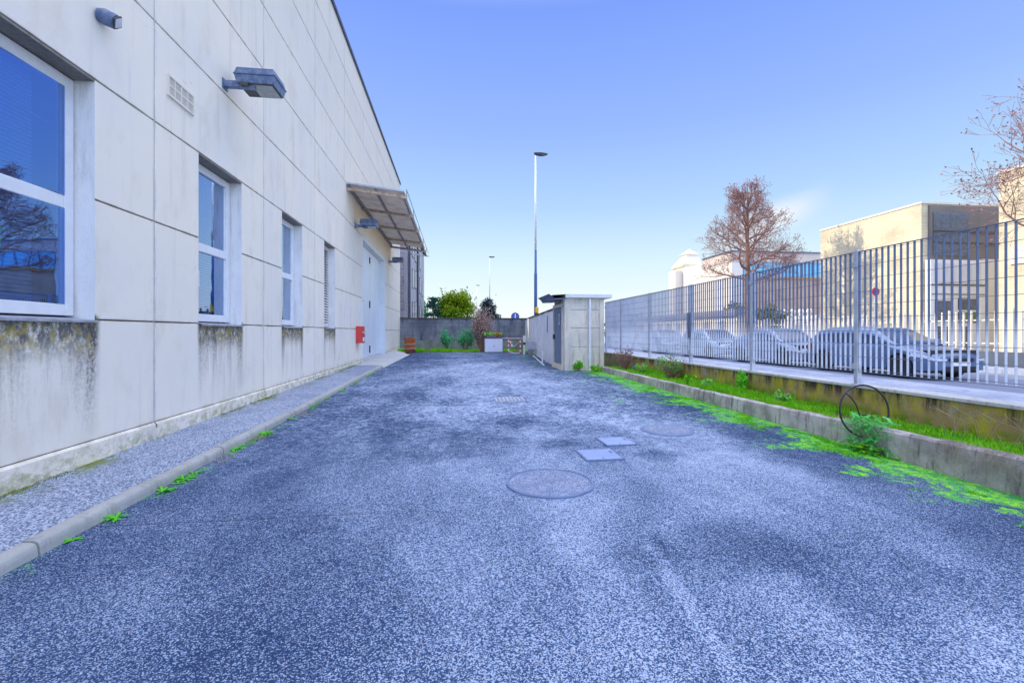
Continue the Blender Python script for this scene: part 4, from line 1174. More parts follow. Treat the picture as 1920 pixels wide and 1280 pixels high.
for (x_, y_, r_, h_, lb) in ((5.62,13.2,.22,.30,'bright ragged weed clump leaning over the far end of the edging'),(5.5,9.4,.13,.22,'small leafy weed spilling over the edging mid strip'),(5.75,7.4,.16,.2,'low weed clump on the strip between leafy weed and wheel rim'),(5.8,3.4,.2,.24,'weed clump on the strip nearest the right edge of the photo')):
    bush('leafy_weed', lb, (x_,y_,.24), (r_,h_), 260, .045, [(M['weed'],.6,'leaves'),(M['dry'],.4,'dry_leaves')], 14, twigs=2)
# dark bag on the strip
a = MB(); a.smooth = True; a.lathe((5.75,14.0,.23), [(.10,0),(.16,.05),(.15,.14),(.08,.21),(.02,.22)], 14); tag(a.build('dark_bag', M['black']), 'small dark rounded bag lying in the grass by the dead bush', 'bag')
# feathery plant hanging over the kerb below the rim
t = thing('feathery_plant', 'feathery bright green plant spilling over the edging below the rim', 'plant', (5.2,5.3,gz(5.3)))
a = MB()
def frond(p, d, L, n=9):
    p = Vector(p); d = Vector(d).normalized(); pr = p.copy(); side = d.cross(Vector((0,0,1))).normalized()
    for i in range(n):
        d = (d+Vector((0,0,-.13))+Vector((random.gauss(0,.05),random.gauss(0,.05),random.gauss(0,.05)))).normalized(); q = pr+d*L/n
        w = L*.26*(1-i/n)*(.5+i/n)+.006
        for sgn in (-1,1):
            for u in (.2,.7):
                o_ = pr.lerp(q,u); tip = o_+side*sgn*w+d*w*.6+Vector((0,0,random.uniform(-.01,.02)))
                a.poly([o_, o_+d*.012, tip, o_-Vector((0,0,.004))])
        pr = q
for i in range(150):
    an = random.uniform(0, 6.28)
    p = (5.24+random.gauss(0,.05), 5.22+random.gauss(0,.14), gz(5.3)+random.uniform(.0,.42))
    frond(p, (math.cos(an)*.8-.25, math.sin(an)*.8, random.uniform(.1,.9)), random.uniform(.10,.22))
a.build('fronds', M['fern'], t)
a = MB()
for i in range(40):
    an = random.random()*6.28; rosette(a, (5.16+random.gauss(0,.10), 5.12+random.gauss(0,.14), gz(5.3)+random.uniform(0,.1)), 5, .09, .02)
a.build('leaves', M['grass'], t)
a = MB()
for i in range(26):
    p0 = Vector((5.25+random.gauss(0,.03), 5.25+random.gauss(0,.12), .3+random.gauss(0,.05))); a.tube([p0, p0+Vector((-.08,random.gauss(0,.06),.03)), p0+Vector((-.12,random.gauss(0,.12),-.12))], .002, 3, caps=False)
a.build('dry_stalks', M['dry'], t)

# ------------------------------------------------------------------ trees
def bare_tree(name, label, base, H, fork, Rr, seed, depth=5, lean=0, nlimb=9, twr=.006):
    random.seed(seed)
    t = thing(name, label, 'tree', base)
    base = Vector(base)
    tr = MB(); tr.smooth = True
    top = base+Vector((lean,0,fork))
    rt = H*.017
    pts = [base, base+Vector((.03,.02,fork*.4)), top, base+Vector((lean*1.2,.05,H*.62)), base+Vector((lean*1.3,0,H*.80)), base+Vector((lean*1.4,.05,H*.97))]
    rd = [rt*1.15, rt, rt*.85, rt*.5, rt*.28, .012]
    tr.tube(pts, rd, 10); tr.build('trunk', M['bark'], t)
    br = MB(); br.smooth = True; bud = MB()
    def grow(p, d, L, r, k):
        n = 3; q = p; ps = [p]; dd = d.copy()
        for i in range(n):
            dd = (dd + Vector((random.gauss(0,.17),random.gauss(0,.17),random.gauss(0,.12)+.07))).normalized()
            q = q + dd*L/n; ps.append(q)
        rs = [max(r*(1-.5*i/n), twr*.6) for i in range(n+1)]
        br.tube(ps, rs, 6 if k < 2 else (4 if k < 3 else 3), caps=False)
        if k >= depth:
            for i in range(1 if random.random() < .8 else 0):
                bud.leaf(ps[-1-i]+Vector((random.gauss(0,.03),)*3), .06)
            return
        nch = random.choice((3,4)) if k < 3 else random.choice((2,3,3))
        for i in range(nch):
            u = random.uniform(.35,1.0); j = min(int(u*n), n-1); o_ = ps[j].lerp(ps[j+1], u*n-j)
            side = dd.orthogonal().normalized(); side.rotate(Matrix.Rotation(random.random()*6.28, 3, dd))
            nd = (dd*random.uniform(.5,1) + side*random.uniform(.5,.95)).normalized()
            grow(o_, nd, L*random.uniform(.55,.72), rs[j]*.55, k+1)
        grow(q, dd, L*.62, rs[-1]*.9, k+1)
    for i in range(nlimb):
        f = i/(nlimb-1); h = fork*.88 + (H*.86-fork)*f
        an = i*2.4+random.uniform(-.3,.3); el = .15+.95*f
        p = None
        for j in range(len(pts)-1):
            if pts[j].z-base.z <= h <= pts[j+1].z-base.z: p = pts[j].lerp(pts[j+1], (h-(pts[j].z-base.z))/(pts[j+1].z-pts[j].z))
        L = Rr*(.50 - .22*f*f)
        grow(p, Vector((math.cos(an),math.sin(an),el)).normalized(), L, rt*(.52-.22*f), 1)
    c = br.build('crown', M['twig'], t)
    bud.build('buds', M['bud'], c)
    return t
bare_tree('bare_tree', 'rounded bare tree with reddish buds across the street', (17.1,24.8,.36), 10.6, 4.6, 2.8, 12, 5, nlimb=24, twr=.009)
bare_tree('bare_tree', 'bare pinkish tree leaning in at the right edge of the photo', (17.4,9.4,.36), 8.7, 3.4, 4.2, 5, 5, nlimb=19, twr=.007)
random.seed(3)
def clump_tree(name, label, base, H, rx, leafm, n, sz, shape='round'):
    t = thing(name, label, 'tree', base)
    a = MB(); a.tube([base, (base[0],base[1],base[2]+H*.9)], [H*.03, H*.008], 8); a.build('trunk', M['bark'], t)
    a = MB(); cl = []
    for i in range(34):
        u = random.random(); zz = H*(.25+.72*u)
        prof = {'round': math.sqrt(max(0, 1-((u-.4)/.62)**2)), 'cone': (1-u)**.8+.05, 'col': .8*(1-u**4)+.15}[shape]
        an = random.random()*6.28; rr = rx*prof*random.uniform(.35,1)
        cl.append((base[0]+math.cos(an)*rr, base[1]+math.sin(an)*rr, base[2]+zz))
    for i in range(n):
        c = random.choice(cl); s = rx*(.17 if shape != 'round' else .2)
        a.leaf((c[0]+random.gauss(0,s), c[1]+random.gauss(0,s), c[2]+random.gauss(0,s*(.8 if shape != 'cone' else .35))), sz*random.uniform(.6,1.3))
    a.build('crown', leafm, t)
clump_tree('broadleaf_tree', 'yellow green rounded tree beyond the back wall', (.15,52,0), 5.8, 2.3, M['yg'], 9000, .19)
clump_tree('broadleaf_tree', 'low dark green tree touching the yellow green one', (-1.4,54,0), 4.9, 1.3, M['conif'], 2500, .16)
clump_tree('conifer_tree', 'loose blue green conifer next to the grey apartment block', (-2.4,50,0), 5.4, 1.3, M['conif'], 2200, .15, 'cone')
clump_tree('conifer_tree', 'dark columnar conifer rising behind the blossom shrub', (3.3,47,0), 4.9, 1.15, M['conif2'], 4200, .15, 'col')
for i, (x, y, h, lb) in enumerate(((26.5,66,3.6,'distant dark tree seen through the fence near its far end'),(23.5,62,3.9,'distant dark tree beyond the white car'),(-6.0,64,6.0,'dark tree almost hidden behind the grey apartment block'))):
    clump_tree('distant_tree', lb, (x,y,0), h, 2.2, M['conif2'], 2200, .28)

# ------------------------------------------------------------------ street lamps
def lamp_post():
    t = thing('street_lamp', '', 'street lamp', (0,0,0))
    a = MB(); a.smooth = True; a.tube([(0,0,6.3),(0,0,11.95)], [.066,.05], 14); a.build('upper_pole', M['lampwhite'], t)
    a = MB(); a.smooth = True; a.tube([(0,0,0),(0,0,4.9),(0,0,4.95),(0,0,6.3)], [.105,.09,.072,.067], 14); a.build('lower_pole', M['shade_navy'], t)  # warehouse shadow on the lower pole is put into its navy colour
    a = MB(); a.tube([(0,0,11.95),(0,0,12.06)], [.06,.06], 10)
    rows = []
    for i in range(9):
        u = i/8; x = -.1+u*.82; w = .05+.13*math.sin(PI*min(1,u*1.0)*.9+.2); zt = 12.10-.02*u; h_ = .05+.07*math.sin(PI*u)
        rows.append([(x,-w,zt),(x,-w*.8,zt-h_),(x,w*.8,zt-h_),(x,w,zt),(x,w*.5,zt+.03),(x,-w*.5,zt+.03)])
    a.grid(rows, closed=True); a.poly(rows[0]); a.poly(list(reversed(rows[-1]))); a.build('lamp_head', M['lampdark'], t)
    return t
LPo = lamp_post()
for i, (x, y, s, lb) in enumerate(((4.75,26.7,1,'tall white street lamp with dark head just beyond the precast wall'),
                        (4.8,64,1,'second street lamp, thin and pale, over the dark conifer'),
                        (4.75,103,1,'farthest street lamp, barely visible over the trees'))):
    o = LPo if i == 0 else copy_tree(LPo)
    o.location = (x,y,.1); tag(o, lb, 'street lamp', 'street lamps in a row beyond the yard')
t = thing('warning_beacon', 'yellow collar with dark foot strapped round the near lamp post', 'collar', (4.75,26.7,2.5))
a = MB(); a.lathe((4.80,26.66,2.66), [(.10,0),(.12,.02),(.12,.30),(.08,.34)], 14); a.build('collar', M['yellow'], t)
a = MB(); a.lathe((4.80,26.66,2.48), [(.14,0),(.14,.16)], 14); a.build('foot', M['lampdark'], t)

# round sign beyond back wall
t = thing('round_sign', 'round blue sign with a white bar peeking over the back wall', 'sign', (5.1,38.7,0))
a = MB(); a.lathe((5.1,38.7,2.85), [(.36,0),(.36,.02)], 28, 'y'); a.build('rim', M['lampdark'], t)
a = MB(); a.lathe((5.1,38.69,2.85), [(.31,0),(.31,.006)], 28, 'y'); a.build('sign_face', M['signblue'], t)
a = MB(); a.box(5.06,5.14,38.68,38.688,2.62,3.1); a.build('white_bar', M['white'], t)
a = MB(); a.tube([(5.1,38.76,0.1),(5.1,38.76,3.0)], .03, 8); a.build('post', M['galv'], t)
# no parking sign across the street
t = thing('parking_sign', 'small blue and red parking sign on a post across the street', 'sign', (16.9,16.4,.36))
a = MB(); a.lathe((16.9,16.4,3.15), [(.17,0),(.17,.02)], 24, 'y'); a.build('sign_rim', M['signred'], t)
a = MB(); a.lathe((16.9,16.392,3.15), [(.125,0),(.125,.006)], 24, 'y'); a.build('sign_face', M['signblue'], t)
a = MB(); a.beam((16.81,16.386,3.24),(16.99,16.386,3.06), .035, .006, up=(0,1,0)); a.build('red_bar', M['signred'], t)
a = MB(); a.tube([(16.9,16.44,.3),(16.9,16.44,3.4)], .03, 8); a.build('post', M['galv'], t)

# ------------------------------------------------------------------ cars
def car_profile(kind, L):
    # x from rear (0) to front (L); returns belt height, hood height and roof profile control points
    if kind == 'suv':   return dict(H=1.47, belt=[(0,.92),(.25,.97),(L*.55,.93),(L*.68,.94),(L*.93,.76),(L,.62)], roof=[(.08,.97),(.42,1.34),(.95,1.46),(L*.42,1.47),(L*.55,1.41),(L*.76,.94)])
    if kind == 'hatch': return dict(H=1.46, belt=[(0,.92),(.25,.96),(L*.55,.93),(L*.70,.94),(L*.93,.76),(L,.62)], roof=[(.06,.96),(.32,1.33),(.8,1.44),(L*.42,1.46),(L*.55,1.41),(L*.77,.94)])
    return dict(H=1.46, belt=[(0,.86),(.3,.98),(L*.5,.93),(L*.68,.93),(L*.93,.74),(L,.60)], roof=[(.45,.97),(1.25,1.36),(1.7,1.44),(L*.5,1.45),(L*.58,1.38),(L*.76,.93)])
def interp(pts, x):
    if x <= pts[0][0]: return pts[0][1]
    for (a, b), (c, d) in zip(pts, pts[1:]):
        if x <= c:
            u = (x-a)/(c-a); u2 = u*u*(3-2*u)*.5+u*.5; return b+(d-b)*u2
    return pts[-1][1]
def make_car(kind, L, label, colr, group=None):
    t = thing('parked_car', label, 'car', (0,0,0), group)
    pf = car_profile(kind, L); W = .89
    wr = .325; xr, xf = .80, L-.88
    pm = paint('car_paint_'+kind+str(L), colr)
    def hw(x):
        e0 = max(0, 1-x/.55); e1 = max(0, 1-(L-x)/.75)
        return W*(1-.14*e0**2-.24*e1**2.0)
    def zb(x):
        z = .24 + .06*max(0, 1-x/.4) + .04*max(0, 1-(L-x)/.4)
        for cx in (xr, xf):
            d = abs(x-cx)
            if d < wr+.055: z = max(z, .325+math.sqrt((wr+.055)**2-d*d))
        return z
    N = 110; rows = []
    for i in range(N+1):
        x = L*i/N; w = hw(x); b0 = zb(x); bt = interp(pf['belt'], x); b0 = min(b0, bt-.08)
        top = bt
        half = [(w*.985, b0), (w*1.0, b0+(bt-b0)*.3), (w*1.005, b0+(bt-b0)*.55), (w*.985, b0+(bt-b0)*.8), (w*.955, bt-.03), (w*.90, top+.005), (w*.6, top+.035), (w*.3, top+.05), (0, top+.055)]
        rows.append([(x-L/2, -a_, z_) for a_, z_ in half] + [(x-L/2, a_, z_) for a_, z_ in reversed(half[:-1])])
    a = MB(); a.smooth = True; a.grid(rows)
    a.smooth = False; a.poly(list(reversed(rows[0]))); a.poly(rows[-1])
    # cabin roof shell
    xa, xb = pf['roof'][0][0], pf['roof'][-1][0]; NC = 40; rc = []; 
    def sec(x):
        zt = interp(pf['roof'], x); bt = interp(pf['belt'], x)+.0; w = hw(x)
        zt = max(zt, bt+.01); k = (zt-bt)/(pf['H']-.97); wt = w*(.90-.16*min(1,k))
        return [(w*.91, bt-.02), (w*.91+(wt-w*.91)*.5, bt+(zt-bt)*.5), (wt, zt-.05*min(1,k)), (wt*.9, zt-.012*min(1,k)), (wt*.5, zt+.008), (0, zt+.012)]
    for i in range(NC+1):
        x = xa+(xb-xa)*i/NC; h_ = sec(x); rc.append([(x-L/2,-p,q) for p,q in h_]+[(x-L/2,p,q) for p,q in reversed(h_[:-1])])
    a.smooth = True; a.grid(rc)
    body = a.build('body', pm, t)
    # inner dark box fills arches and underside
    a = MB(); a.box(-L/2+.12, L/2-.15, -.74, .74, .20, .80); a.build('underbody', M['tyre'], t)
    # side glass
    gx = [p[0] for p in pf['roof']]
    x0g, x1g = gx[1]-.02, gx[-1]-.28
    splits = [x0g, x0g+(x1g-x0g)*.22, x0g+(x1g-x0g)*.58, x1g]
    for sgn in (-1, 1):
        for (s0, s1) in zip(splits, splits[1:]):
            s0 += .035; s1 -= .035
            g_ = MB(); rr = []
            for i in range(9):
                x = s0+(s1-s0)*i/8; h_ = sec(x); lo_, hi_ = h_[0], h_[2]
                f = lambda u: (x-L/2, sgn*((lo_[0]+(hi_[0]-lo_[0])*u)+.008+.008*math.sin(PI*u)), lo_[1]+.05+(hi_[1]-.04-lo_[1]-.05)*u)
                rr.append([f(0), f(.5), f(1)])
            g_.smooth = True; g_.grid(rr); g_.build('side_window', M['carglass'], t)
    def glass_band(xs0, xs1, nm):
        g_ = MB(); rr = []
        for i in range(7):
            x = xs0+(xs1-xs0)*i/6; h_ = sec(x)
            rr.append([(x-L/2+(.006 if nm=='windscreen' else -.006), y_, z_+.010) for (y_, z_) in [(-h_[3][0]*.93,h_[3][1]),(-h_[4][0],h_[4][1]),(0,h_[5][1]),(h_[4][0],h_[4][1]),(h_[3][0]*.93,h_[3][1])]])
        g_.smooth = True; g_.grid(rr); g_.build(nm, M['carglass'], t)
    glass_band(gx[-1]-.06, gx[-2]+.04, 'windscreen'); glass_band(gx[0]+.05, gx[1]-.01, 'rear_window')
    for cx in (xr, xf):
        for sgn in (-1, 1):
            a = MB(); a.smooth = True
            a.lathe((cx-L/2, sgn*.79, .325), [(.21,-.10),(.30,-.11),(wr,-.08),(wr,.08),(.30,.11),(.22,.10),(.21,.06)], 32, 'y')
            wlo = a.build('wheel', M['tyre'], t)
            b = MB(); b.lathe((cx-L/2, sgn*.80, .325), [(.215,-.08),(.22,.085),(.20,.09),(.19,.05),(.05,.06),(.04,.07)], 24, 'y') if sgn > 0 else b.lathe((cx-L/2, sgn*.80, .325), [(.04,-.07),(.05,-.06),(.19,-.05),(.20,-.09),(.22,-.085),(.215,.08)], 24, 'y')
            for k in range(5):
                an = 2*PI*k/5; b.beam((cx-L/2+.03*math.cos(an), sgn*.875, .325+.03*math.sin(an)), (cx-L/2+.2*math.cos(an), sgn*.88, .325+.2*math.sin(an)), .05, .02, up=(0,1,0))
            b.build('rim', M['rim'], wlo)
    for sgn in (-1, 1):
        # wrap-around head and tail lamps follow the body side
        for (xs0, xs1, f0, f1, nm, mt) in ((L-.62, L-.06, .66, .86, 'headlight', M['headl']), (.03, .34, .62, .9, 'tail_light', M['taill'])):
            g_ = MB(); rr = []
            for i in range(8):
                x = xs0+(xs1-xs0)*i/7; w = hw(x); b0 = .3; bt = interp(pf['belt'], x)
                rr.append([(x-L/2, sgn*(w*1.0+.012), b0+(bt-b0)*f0), (x-L/2, sgn*(w*.98+.012), b0+(bt-b0)*f1)])
            w = hw(xs1 if nm == 'headlight' else xs0); xe = (L+.012 if nm == 'headlight' else -.012)-L/2
            bt = interp(pf['belt'], xs1 if nm == 'headlight' else xs0)
            en = [[(xe, sgn*w*1.0, .3+(bt-.3)*f0), (xe, sgn*w*.97, .3+(bt-.3)*f1)], [(xe, sgn*w*.62, .3+(bt-.3)*(f0+.02)), (xe, sgn*w*.62, .3+(bt-.3)*(f1-.03))]]
            rr = (rr + en) if nm == 'headlight' else (list(reversed(rr)) + en)
            g_.smooth = True; g_.grid(rr); g_.build(nm, mt, t)
        a = MB(); a.box(gx[-1]-.42-L/2, gx[-1]-.26-L/2, sgn*.88, sgn*1.02, interp(pf['belt'], gx[-1]-.3)+.02, interp(pf['belt'], gx[-1]-.3)+.15); a.build('mirror', pm, t, bevel=.03)
        for xx in (splits[1]+.12, splits[2]+.12):
            a = MB(); a.box(xx-L/2, xx+.16-L/2, sgn*(hw(xx)*1.0), sgn*(hw(xx)*1.0+.025), .80, .825); a.build('door_handle', M['rim'], t)
        a = MB()
        for xx in (splits[1], splits[2], splits[3]+.12):
            a.box(xx-.004-L/2, xx+.004-L/2, sgn*(hw(xx)*.99), sgn*(hw(xx)*1.008), .36, .90)
        a.split('door_seam', M['tyre'], t)
    fw = hw(L)
    a = MB(); a.box(L/2+.0, L/2+.015, -fw*.55, fw*.55, .50, .60); a.box(L/2+.0, L/2+.014, -fw*.8, fw*.8, .27, .38); a.split('grille', M['tyre'], t)
    a = MB(); a.box(L/2+.016, L/2+.024, -.26, .26, .40, .50); a.build('number_plate', M['plate'], t)
    a = MB(); a.box(-L/2-.022, -L/2-.012, -.26, .26, .52, .63); a.build('number_plate', M['plate'], t)
    return t
def park(t, x, y, z=.22): t.location = (x, y, z); t.rotation_euler = (0, 0, R(-90))
park(make_car('suv', 4.35, 'large blue grey estate car, nearest and rightmost behind the fence', (.13,.20,.36), 'cars parked along the street'), 13.2, 12.55)
park(make_car('sedan', 4.25, 'silver car with sloping bonnet between the grey estate and the pale hatchback', (.22,.28,.42), 'cars parked along the street'), 13.2, 17.1)
park(make_car('hatch', 3.9, 'pale blue white hatchback parked third from the right behind the fence', (.42,.49,.64), 'cars parked along the street'), 13.2, 22.0)
park(make_car('sedan', 4.4, 'sunlit bright white car, farthest along the street behind the fence', (.80,.80,.78), 'cars parked along the street'), 15.6, 34.8)
park(make_car('hatch', 3.95, 'grey hatchback glimpsed at the far end behind the fence posts', (.26,.30,.42), 'cars parked along the street'), 13.2, 27.4)

# ------------------------------------------------------------------ buildings across the street
def winpart(par, name, mat, boxes, sub=None):
    a = MB()
    for b in boxes: a.box(*b)
    return a.build(name, mat, par)
# C: main sand-coloured block
bc = thing('office_building', 'sand coloured block with bare side wall and recessed glazed entrance', 'building', (24,20,.3))
a = MB(); a.box(22, 34, 19, 25, .3, 7.62); a.build('wall', M['cream'], bc)
a = MB(); a.box(21.96, 34, 18.96, 25.04, 7.622, 7.72); a.build('coping', M['creamw'], bc)
a = MB(); a.box(22.35, 34, 18.90, 18.995, 5.0, 7.55); up = a.build('upper_cladding', M['taupe'], bc)
a = MB(); a.box(22.5, 24.4, 18.86, 18.897, 5.15, 7.2); a.build('pane', M['greypane'], up)
a = MB(); a.box(22.5, 34, 18.84, 18.858, 6.28, 6.34); a.box(22.5,34,18.84,18.858,5.75,5.79); a.split('rail', M['lampdark'], up)
# entrance block, white framed
a = MB(); a.box(22.06, 25.0, 18.62, 18.88, .3, 4.92); en = a.build('entrance', M['white'], bc)
a = MB()
for i in range(4): a.box(22.25+.66*i, 22.25+.66*i+.52, 18.59, 18.617, 3.85, 4.75)
a.split('blind_panel', M['precast'], en)
a = MB(); a.box(22.1, 25.0, 18.59, 18.617, 3.70, 3.76); a.box(22.1,25,18.59,18.617,3.28,3.31); a.split('rail', M['lampdark'], en)
for (x0_, x1_, z0_, z1_, mt) in ((22.3,23.15,2.0,2.95,'greypane'),(23.55,24.5,2.6,3.05,'greypane'),(23.55,24.5,1.98,2.42,'greenpane'),(22.4,22.7,.5,1.75,'greypane'),(22.95,23.2,.5,1.75,'greypane'),(23.75,24.0,.5,1.75,'greypane')):
    a = MB(); a.box(x0_-.03,x1_+.03,18.595,18.618,z0_-.03,z1_+.03); w_ = a.build('window', M['lampdark'], en)
    a = MB(); a.box(x0_,x1_,18.585,18.593,z0_,z1_); a.build('pane', M[mt], w_)
a = MB(); a.box(25.003, 34, 18.7, 18.88, .3, 5.0); a.build('side_wing', M['creamw'], bc)
# D: right edge block
bd = thing('office_building', 'tall cream block cut off by the right edge of the photo', 'building', (26,12,.3))
a = MB(); a.box(22, 34, 4, 15.9, .3, 7.95); a.build('wall', M['cream'], bd)
a = MB(); a.box(21.95, 34, 3.9, 15.95, 7.952, 8.05); a.build('coping', M['creamw'], bd)
a = MB(); a.box(21.93, 21.998, 4, 15.5, 4.2, 4.9); a.build('band', M['creamw'], bd)
# B: brick block with cyan glazing
bb = thing('brick_building', 'brown block with strip of cyan windows under a grey roof edge', 'building', (29,39,.3))
a = MB(); a.box(24, 37, 37, 41.5, .3, 6.4); a.build('wall', M['brickor'], bb)
a = MB(); a.box(23.9, 37, 36.9, 41.5, 7.7, 8.55); a.build('parapet', simple('brown_fascia', (.62,.52,.44), (.55,.47,.41), .8, scale=1), bb)
a = MB(); a.box(23.95, 25.0, 36.95, 41.5, .3, 8.45); a.build('corner_wall', M['creamw'], bb)
a = MB(); a.box(23.8, 37, 36.8, 41.6, 8.552, 8.66); a.build('roof_edge', M['galv_dk'], bb)
a = MB(); a.box(25.0, 37, 36.97, 37.2, 6.42, 7.68); wn = a.build('window_strip', M['bluepane'], bb)
a = MB()
for i in range(13): a.box(25.0+i*.95, 25.07+i*.95, 36.93, 36.965, 6.42, 7.68)
a.split('mullion', M['galv_dk'], wn)
a = MB(); a.box(25.0, 37, 36.85, 36.98, 6.25, 6.41); a.build('ledge', M['orange'], wn)
# A: white building with pyramid roof
ba = thing('white_building', 'bright white building with a small pyramid roof', 'building', (26,50,.3))
a = MB(); a.box(24.4, 26.8, 46.02, 48.5, .3, 8.6); a.box(23.6, 24.39, 46.5, 48, .3, 8.2); a.box(24.3, 32, 41.8, 45.99, .3, 8.3); a.build('wall', M['creamw'], ba)
a = MB(); a.box(24.25, 26.95, 46.0, 48.65, 8.602, 8.88); a.build('cornice', M['cream'], ba)
a = MB(); cxp, cyp = 25.6, 47.3
b4 = [(24.3,46.05,8.884),(26.9,46.05,8.884),(26.9,48.6,8.884),(24.3,48.6,8.884)]; t4 = [(cxp-.6,cyp-.6,9.9),(cxp+.6,cyp-.6,9.9),(cxp+.6,cyp+.6,9.9),(cxp-.6,cyp+.6,9.9)]
for i in range(4): a.poly([b4[i], b4[(i+1)%4], t4[(i+1)%4], t4[i]])
t5 = [(p[0]-(.18 if p[0]<cxp else -.18), p[1]-(.18 if p[1]<cyp else -.18), 10.05) for p in t4]
for i in range(4): a.poly([t4[i], t4[(i+1)%4], t5[(i+1)%4], t5[i]]); a.poly([t5[i], t5[(i+1)%4], (cxp,cyp,10.7)])
a.build('roof', M['creamw'], ba)
# low annex with flat grey roof
be = thing('annex_building', 'long low annex with flat grey roof band behind the parked cars', 'building', (21,38,.3))
a = MB(); a.box(20.6, 23.8, 31, 50, .3, 2.75); a.build('wall', M['creamw'], be)
a = MB(); a.box(20.3, 23.9, 30.8, 50.3, 2.752, 3.2); a.build('roof', simple('annex_roof', (.30,.29,.33), (.25,.24,.28), .8), be)
# carport with white columns
bp = thing('portico', 'small white portico with round topped columns beside the sand coloured block', 'building', (22,27,.3))
for i in range(6):
    a = MB(); x_, y_ = 21.3+i*.22, 28.6-i*.45; a.tube([(x_,y_,.3),(x_,y_,2.75)], .11, 12); a.lathe((x_,y_,2.752), [(.15,0),(.17,.1),(.15,.2),(.08,.28)], 12); a.build('column', M['white'], bp)
a = MB(); a.box(22.9, 26, 25.3, 29.5, .3, 2.6); a.build('back_wall', M['precast'], bp)
# picket fence on dark low wall
pf_ = thing('picket_fence', 'long white picket fence on a dark low wall across the street', 'fence', (18,20,.3))
a = MB(); a.box(17.95, 18.15, 2, 46, .3, .85); a.build('low_wall', simple('dark_low_wall', (.10,.12,.17), (.07,.09,.13), .8, scale=1.5), pf_)
y = 2.1; ps = []
k = 0
while y < 46:
    a_ = (y//4); ps.append((a_, y)); y += .24
for kk in sorted(set(p[0] for p in ps)):
    a = MB()
    for (q, yy) in ps:
        if q == kk:
            a.box(18.02, 18.08, yy-.02, yy+.02, .852, 2.25+.05*math.sin(yy*7)); a.box(18.0, 18.1, yy-.03, yy+.03, .852, .95)
    y0_, y1_ = min(yy for q, yy in ps if q == kk)-.1, max(yy for q, yy in ps if q == kk)+.12
    a.box(18.085, 18.11, y0_, y1_, 1.9, 1.95); a.box(18.085, 18.11, y0_, y1_, 1.1, 1.15)
    a.build('picket_panel', M['creamw'], pf_)
# hedge behind pickets near the brick building
for i, (x, y, r_, h_, lb) in enumerate(((20.5,27.6,1.0,2.9,'olive hedge bush in front of the brown brick block'),(21.8,33.0,1.2,3.4,'taller olive bush between the annex and the brick block'))):
    clump_tree('garden_bush', lb, (x,y,.3), h_, r_, leafmat('olive_leaves%d' % i, (.12,.16,.03), (.25,.22,.06), 2), 1800, .14)
    
# grey apartment block behind the back wall, in line with the warehouse
bg = thing('apartment_building', 'weathered grey block with narrow windows beyond the yard', 'building', (-8,46,0))
a = MB(); a.box(-13, -3.95, 36.0, 57.5, 0, 11.0); a.build('wall', M['brickgrey'], bg)
a = MB(); a.box(-13, -3.88, 40.5, 46.0, 0, 11.1); a.box(-13,-3.88,48.0,57.3,0,10.9); a.split('bay_wall', conc('pale_bay', (.48,.48,.54), (.40,.40,.46), (.2,.2,.24), .5, sc=.5), bg)
a = MB(); a.box(-13.2, -3.75, 35.9, 57.6, 11.12, 11.3); a.build('roof', M['lampdark'], bg)
a = MB()
for y in (38.6, 47.2): a.tube([(-3.82,y,0),(-3.82,y,11)], .09, 8)
a.split('downpipe', M['roofedge'], bg)
for (y, z0, z1) in ((41.5,2.6,4.2),(44.2,2.6,4.4),(41.5,5.6,7.2),(44.2,5.8,7.4),(50,2.6,4.2),(53.5,2.6,4.2),(50,5.8,7.4),(53.5,5.8,7.4),(41.5,8.4,9.9),(44.2,8.4,9.9),(50,8.4,9.9)):
    a = MB(); a.box(-3.90,-3.84,y-.06,y+1.46,z0-.06,z1+.06); w_ = a.build('window', M['lampdark'], bg)
    a = MB(); a.box(-3.838,-3.83,y,y+1.4,z0,z1); a.build('pane', M['greypane'], w_)
    a = MB()
    for k in range(3): a.box(-3.828,-3.82,y+.35*(k+1)-.02,y+.35*(k+1)+.02,z0,z1)
    a.box(-3.828,-3.82,y,y+1.4,(z0+z1)/2-.02,(z0+z1)/2+.02); a.split('glazing_bar', M['white'], w_)
bush('ivy', 'dark ivy clinging to the far edge of the grey block', (-3.75,57.6,2.0), (.35,3.2), 500, .14, [(M['shrub'],1,'leaves')], 10, cat='ivy')

# ------------------------------------------------------------------ light, sky, camera
w = bpy.data.worlds.new('World'); bpy.context.scene.world = w; w.use_nodes = True
nt = w.node_tree; nt.nodes.clear(); g = G(nt)
SUN_EL, SUN_AZ = 31.6, 20.0                      # azimuth: degrees from -X towards +Y
tc = g.n('ShaderNodeTexCoord').outputs['Generated']; dx, dy, dz = g.sep(tc)
sky = g.n('ShaderNodeTexSky'); sky.sky_type = 'NISHITA'; sky.sun_disc = False
sky.sun_elevation = R(SUN_EL); sky.sun_rotation = R(270+SUN_AZ); sky.air_density = 1.0; sky.dust_density = .6; sky.ozone_density = 2.0
rampc = g.ramp(g.m('MAXIMUM', dz, 0.0), [(0.0,(.97,1.0,1.0)), (.05,(.92,1.0,1.0)), (.14,(.74,.93,1.0)), (.26,(.47,.70,1.03)), (.40,(.325,.51,1.03)), (.58,(.215,.37,1.0)), (.70,(.66,.72,.98)), (1.0,(.86,.86,.95))])
gain = g.m('MULTIPLY_ADD', g.sm(dz, .60, .85), 2.1, 1.0)  # unseen upper sky brightened as added fill light
# added fill: unseen sky behind the camera is brightened
gain = g.m('ADD', gain, g.m('MULTIPLY', g.sm(dy, -.1, -.8), 1.5))
gain = g.m('MULTIPLY', gain, 1.0)
colr = g.n('ShaderNodeVectorMath', {0: rampc, 3: gain}, operation='SCALE').outputs[0]
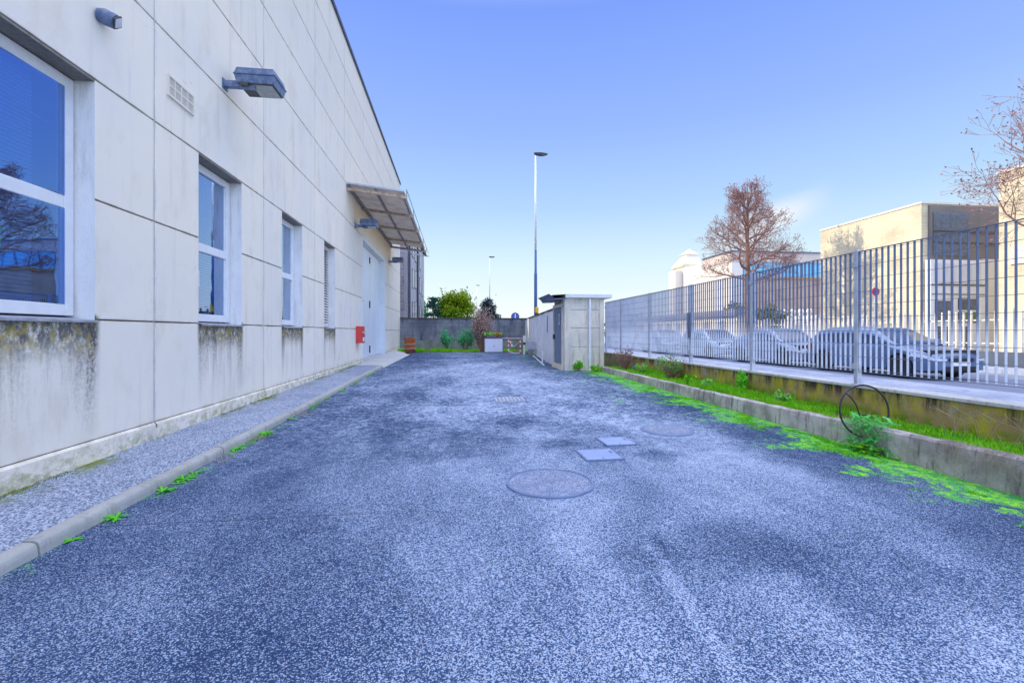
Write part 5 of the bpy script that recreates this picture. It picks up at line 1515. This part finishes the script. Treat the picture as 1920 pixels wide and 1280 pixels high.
# wisp of cloud low on the right
cv = g.n('ShaderNodeVectorMath', {0: tc, 1: (.578,.79,.205)}, operation='SUBTRACT').outputs[0]
cx_, cy_, cz2 = g.sep(cv)
al = g.m('ADD', g.m('MULTIPLY', cx_, .80), g.m('MULTIPLY', cy_, -.58))
rise = g.m('SUBTRACT', cz2, g.m('MULTIPLY', al, .35))
cl = g.m('MULTIPLY', g.sm(g.m('ABSOLUTE', al), .12, .0), g.sm(g.m('ABSOLUTE', rise), .042, .0))
cl = g.m('MULTIPLY', cl, g.sm(g.noise(g.scl(tc, (6,6,14)), 2.0, 6, .6), .22, .50))
cl = g.m('MULTIPLY', cl, g.sm(dy, .2, .4))
colr = g.mix(g.m('MULTIPLY', cl, 1.0, clamp=True), colr, (.97,.98,1.0))
# below the horizon: dull ground tone
colr = g.mix(g.sm(dz, -.01, -.04), colr, (.30,.30,.32))
bgn = g.n('ShaderNodeBackground', {'Color': colr, 'Strength': .95})
bg2 = g.n('ShaderNodeBackground', {'Color': sky.outputs[0], 'Strength': .012})
add = g.n('ShaderNodeAddShader', {0: bgn.outputs[0], 1: bg2.outputs[0]})
out = g.n('ShaderNodeOutputWorld', {0: add.outputs[0]})

sd = bpy.data.lights.new('Sun', 'SUN'); sd.energy = 4.6; sd.angle = R(.5); sd.color = (1.0,.88,.66)
so = bpy.data.objects.new('Sun', sd); C.objects.link(so)
el, az = R(SUN_EL), R(SUN_AZ)
tosun = Vector((-math.cos(az)*math.cos(el), math.sin(az)*math.cos(el), math.sin(el)))
so.rotation_euler = tosun.to_track_quat('Z', 'Y').to_euler(); so.location = (-20,20,30)

cam = bpy.data.cameras.new('Camera'); co = bpy.data.objects.new('Camera', cam); C.objects.link(co)
co.location = (0,0,1.5); co.rotation_euler = (R(90), 0, R(-7.1))
cam.sensor_width = 36; cam.lens = 36*850/1920; cam.shift_y = -17/1920; cam.clip_end = 2000; cam.clip_start = .05
sc = bpy.context.scene; sc.camera = co
sc.view_settings.view_transform = 'Standard'; sc.view_settings.look = 'None'; sc.view_settings.exposure = 0
sc.render.engine = 'CYCLES'
sc.render.resolution_x = 1024; sc.render.resolution_y = 682
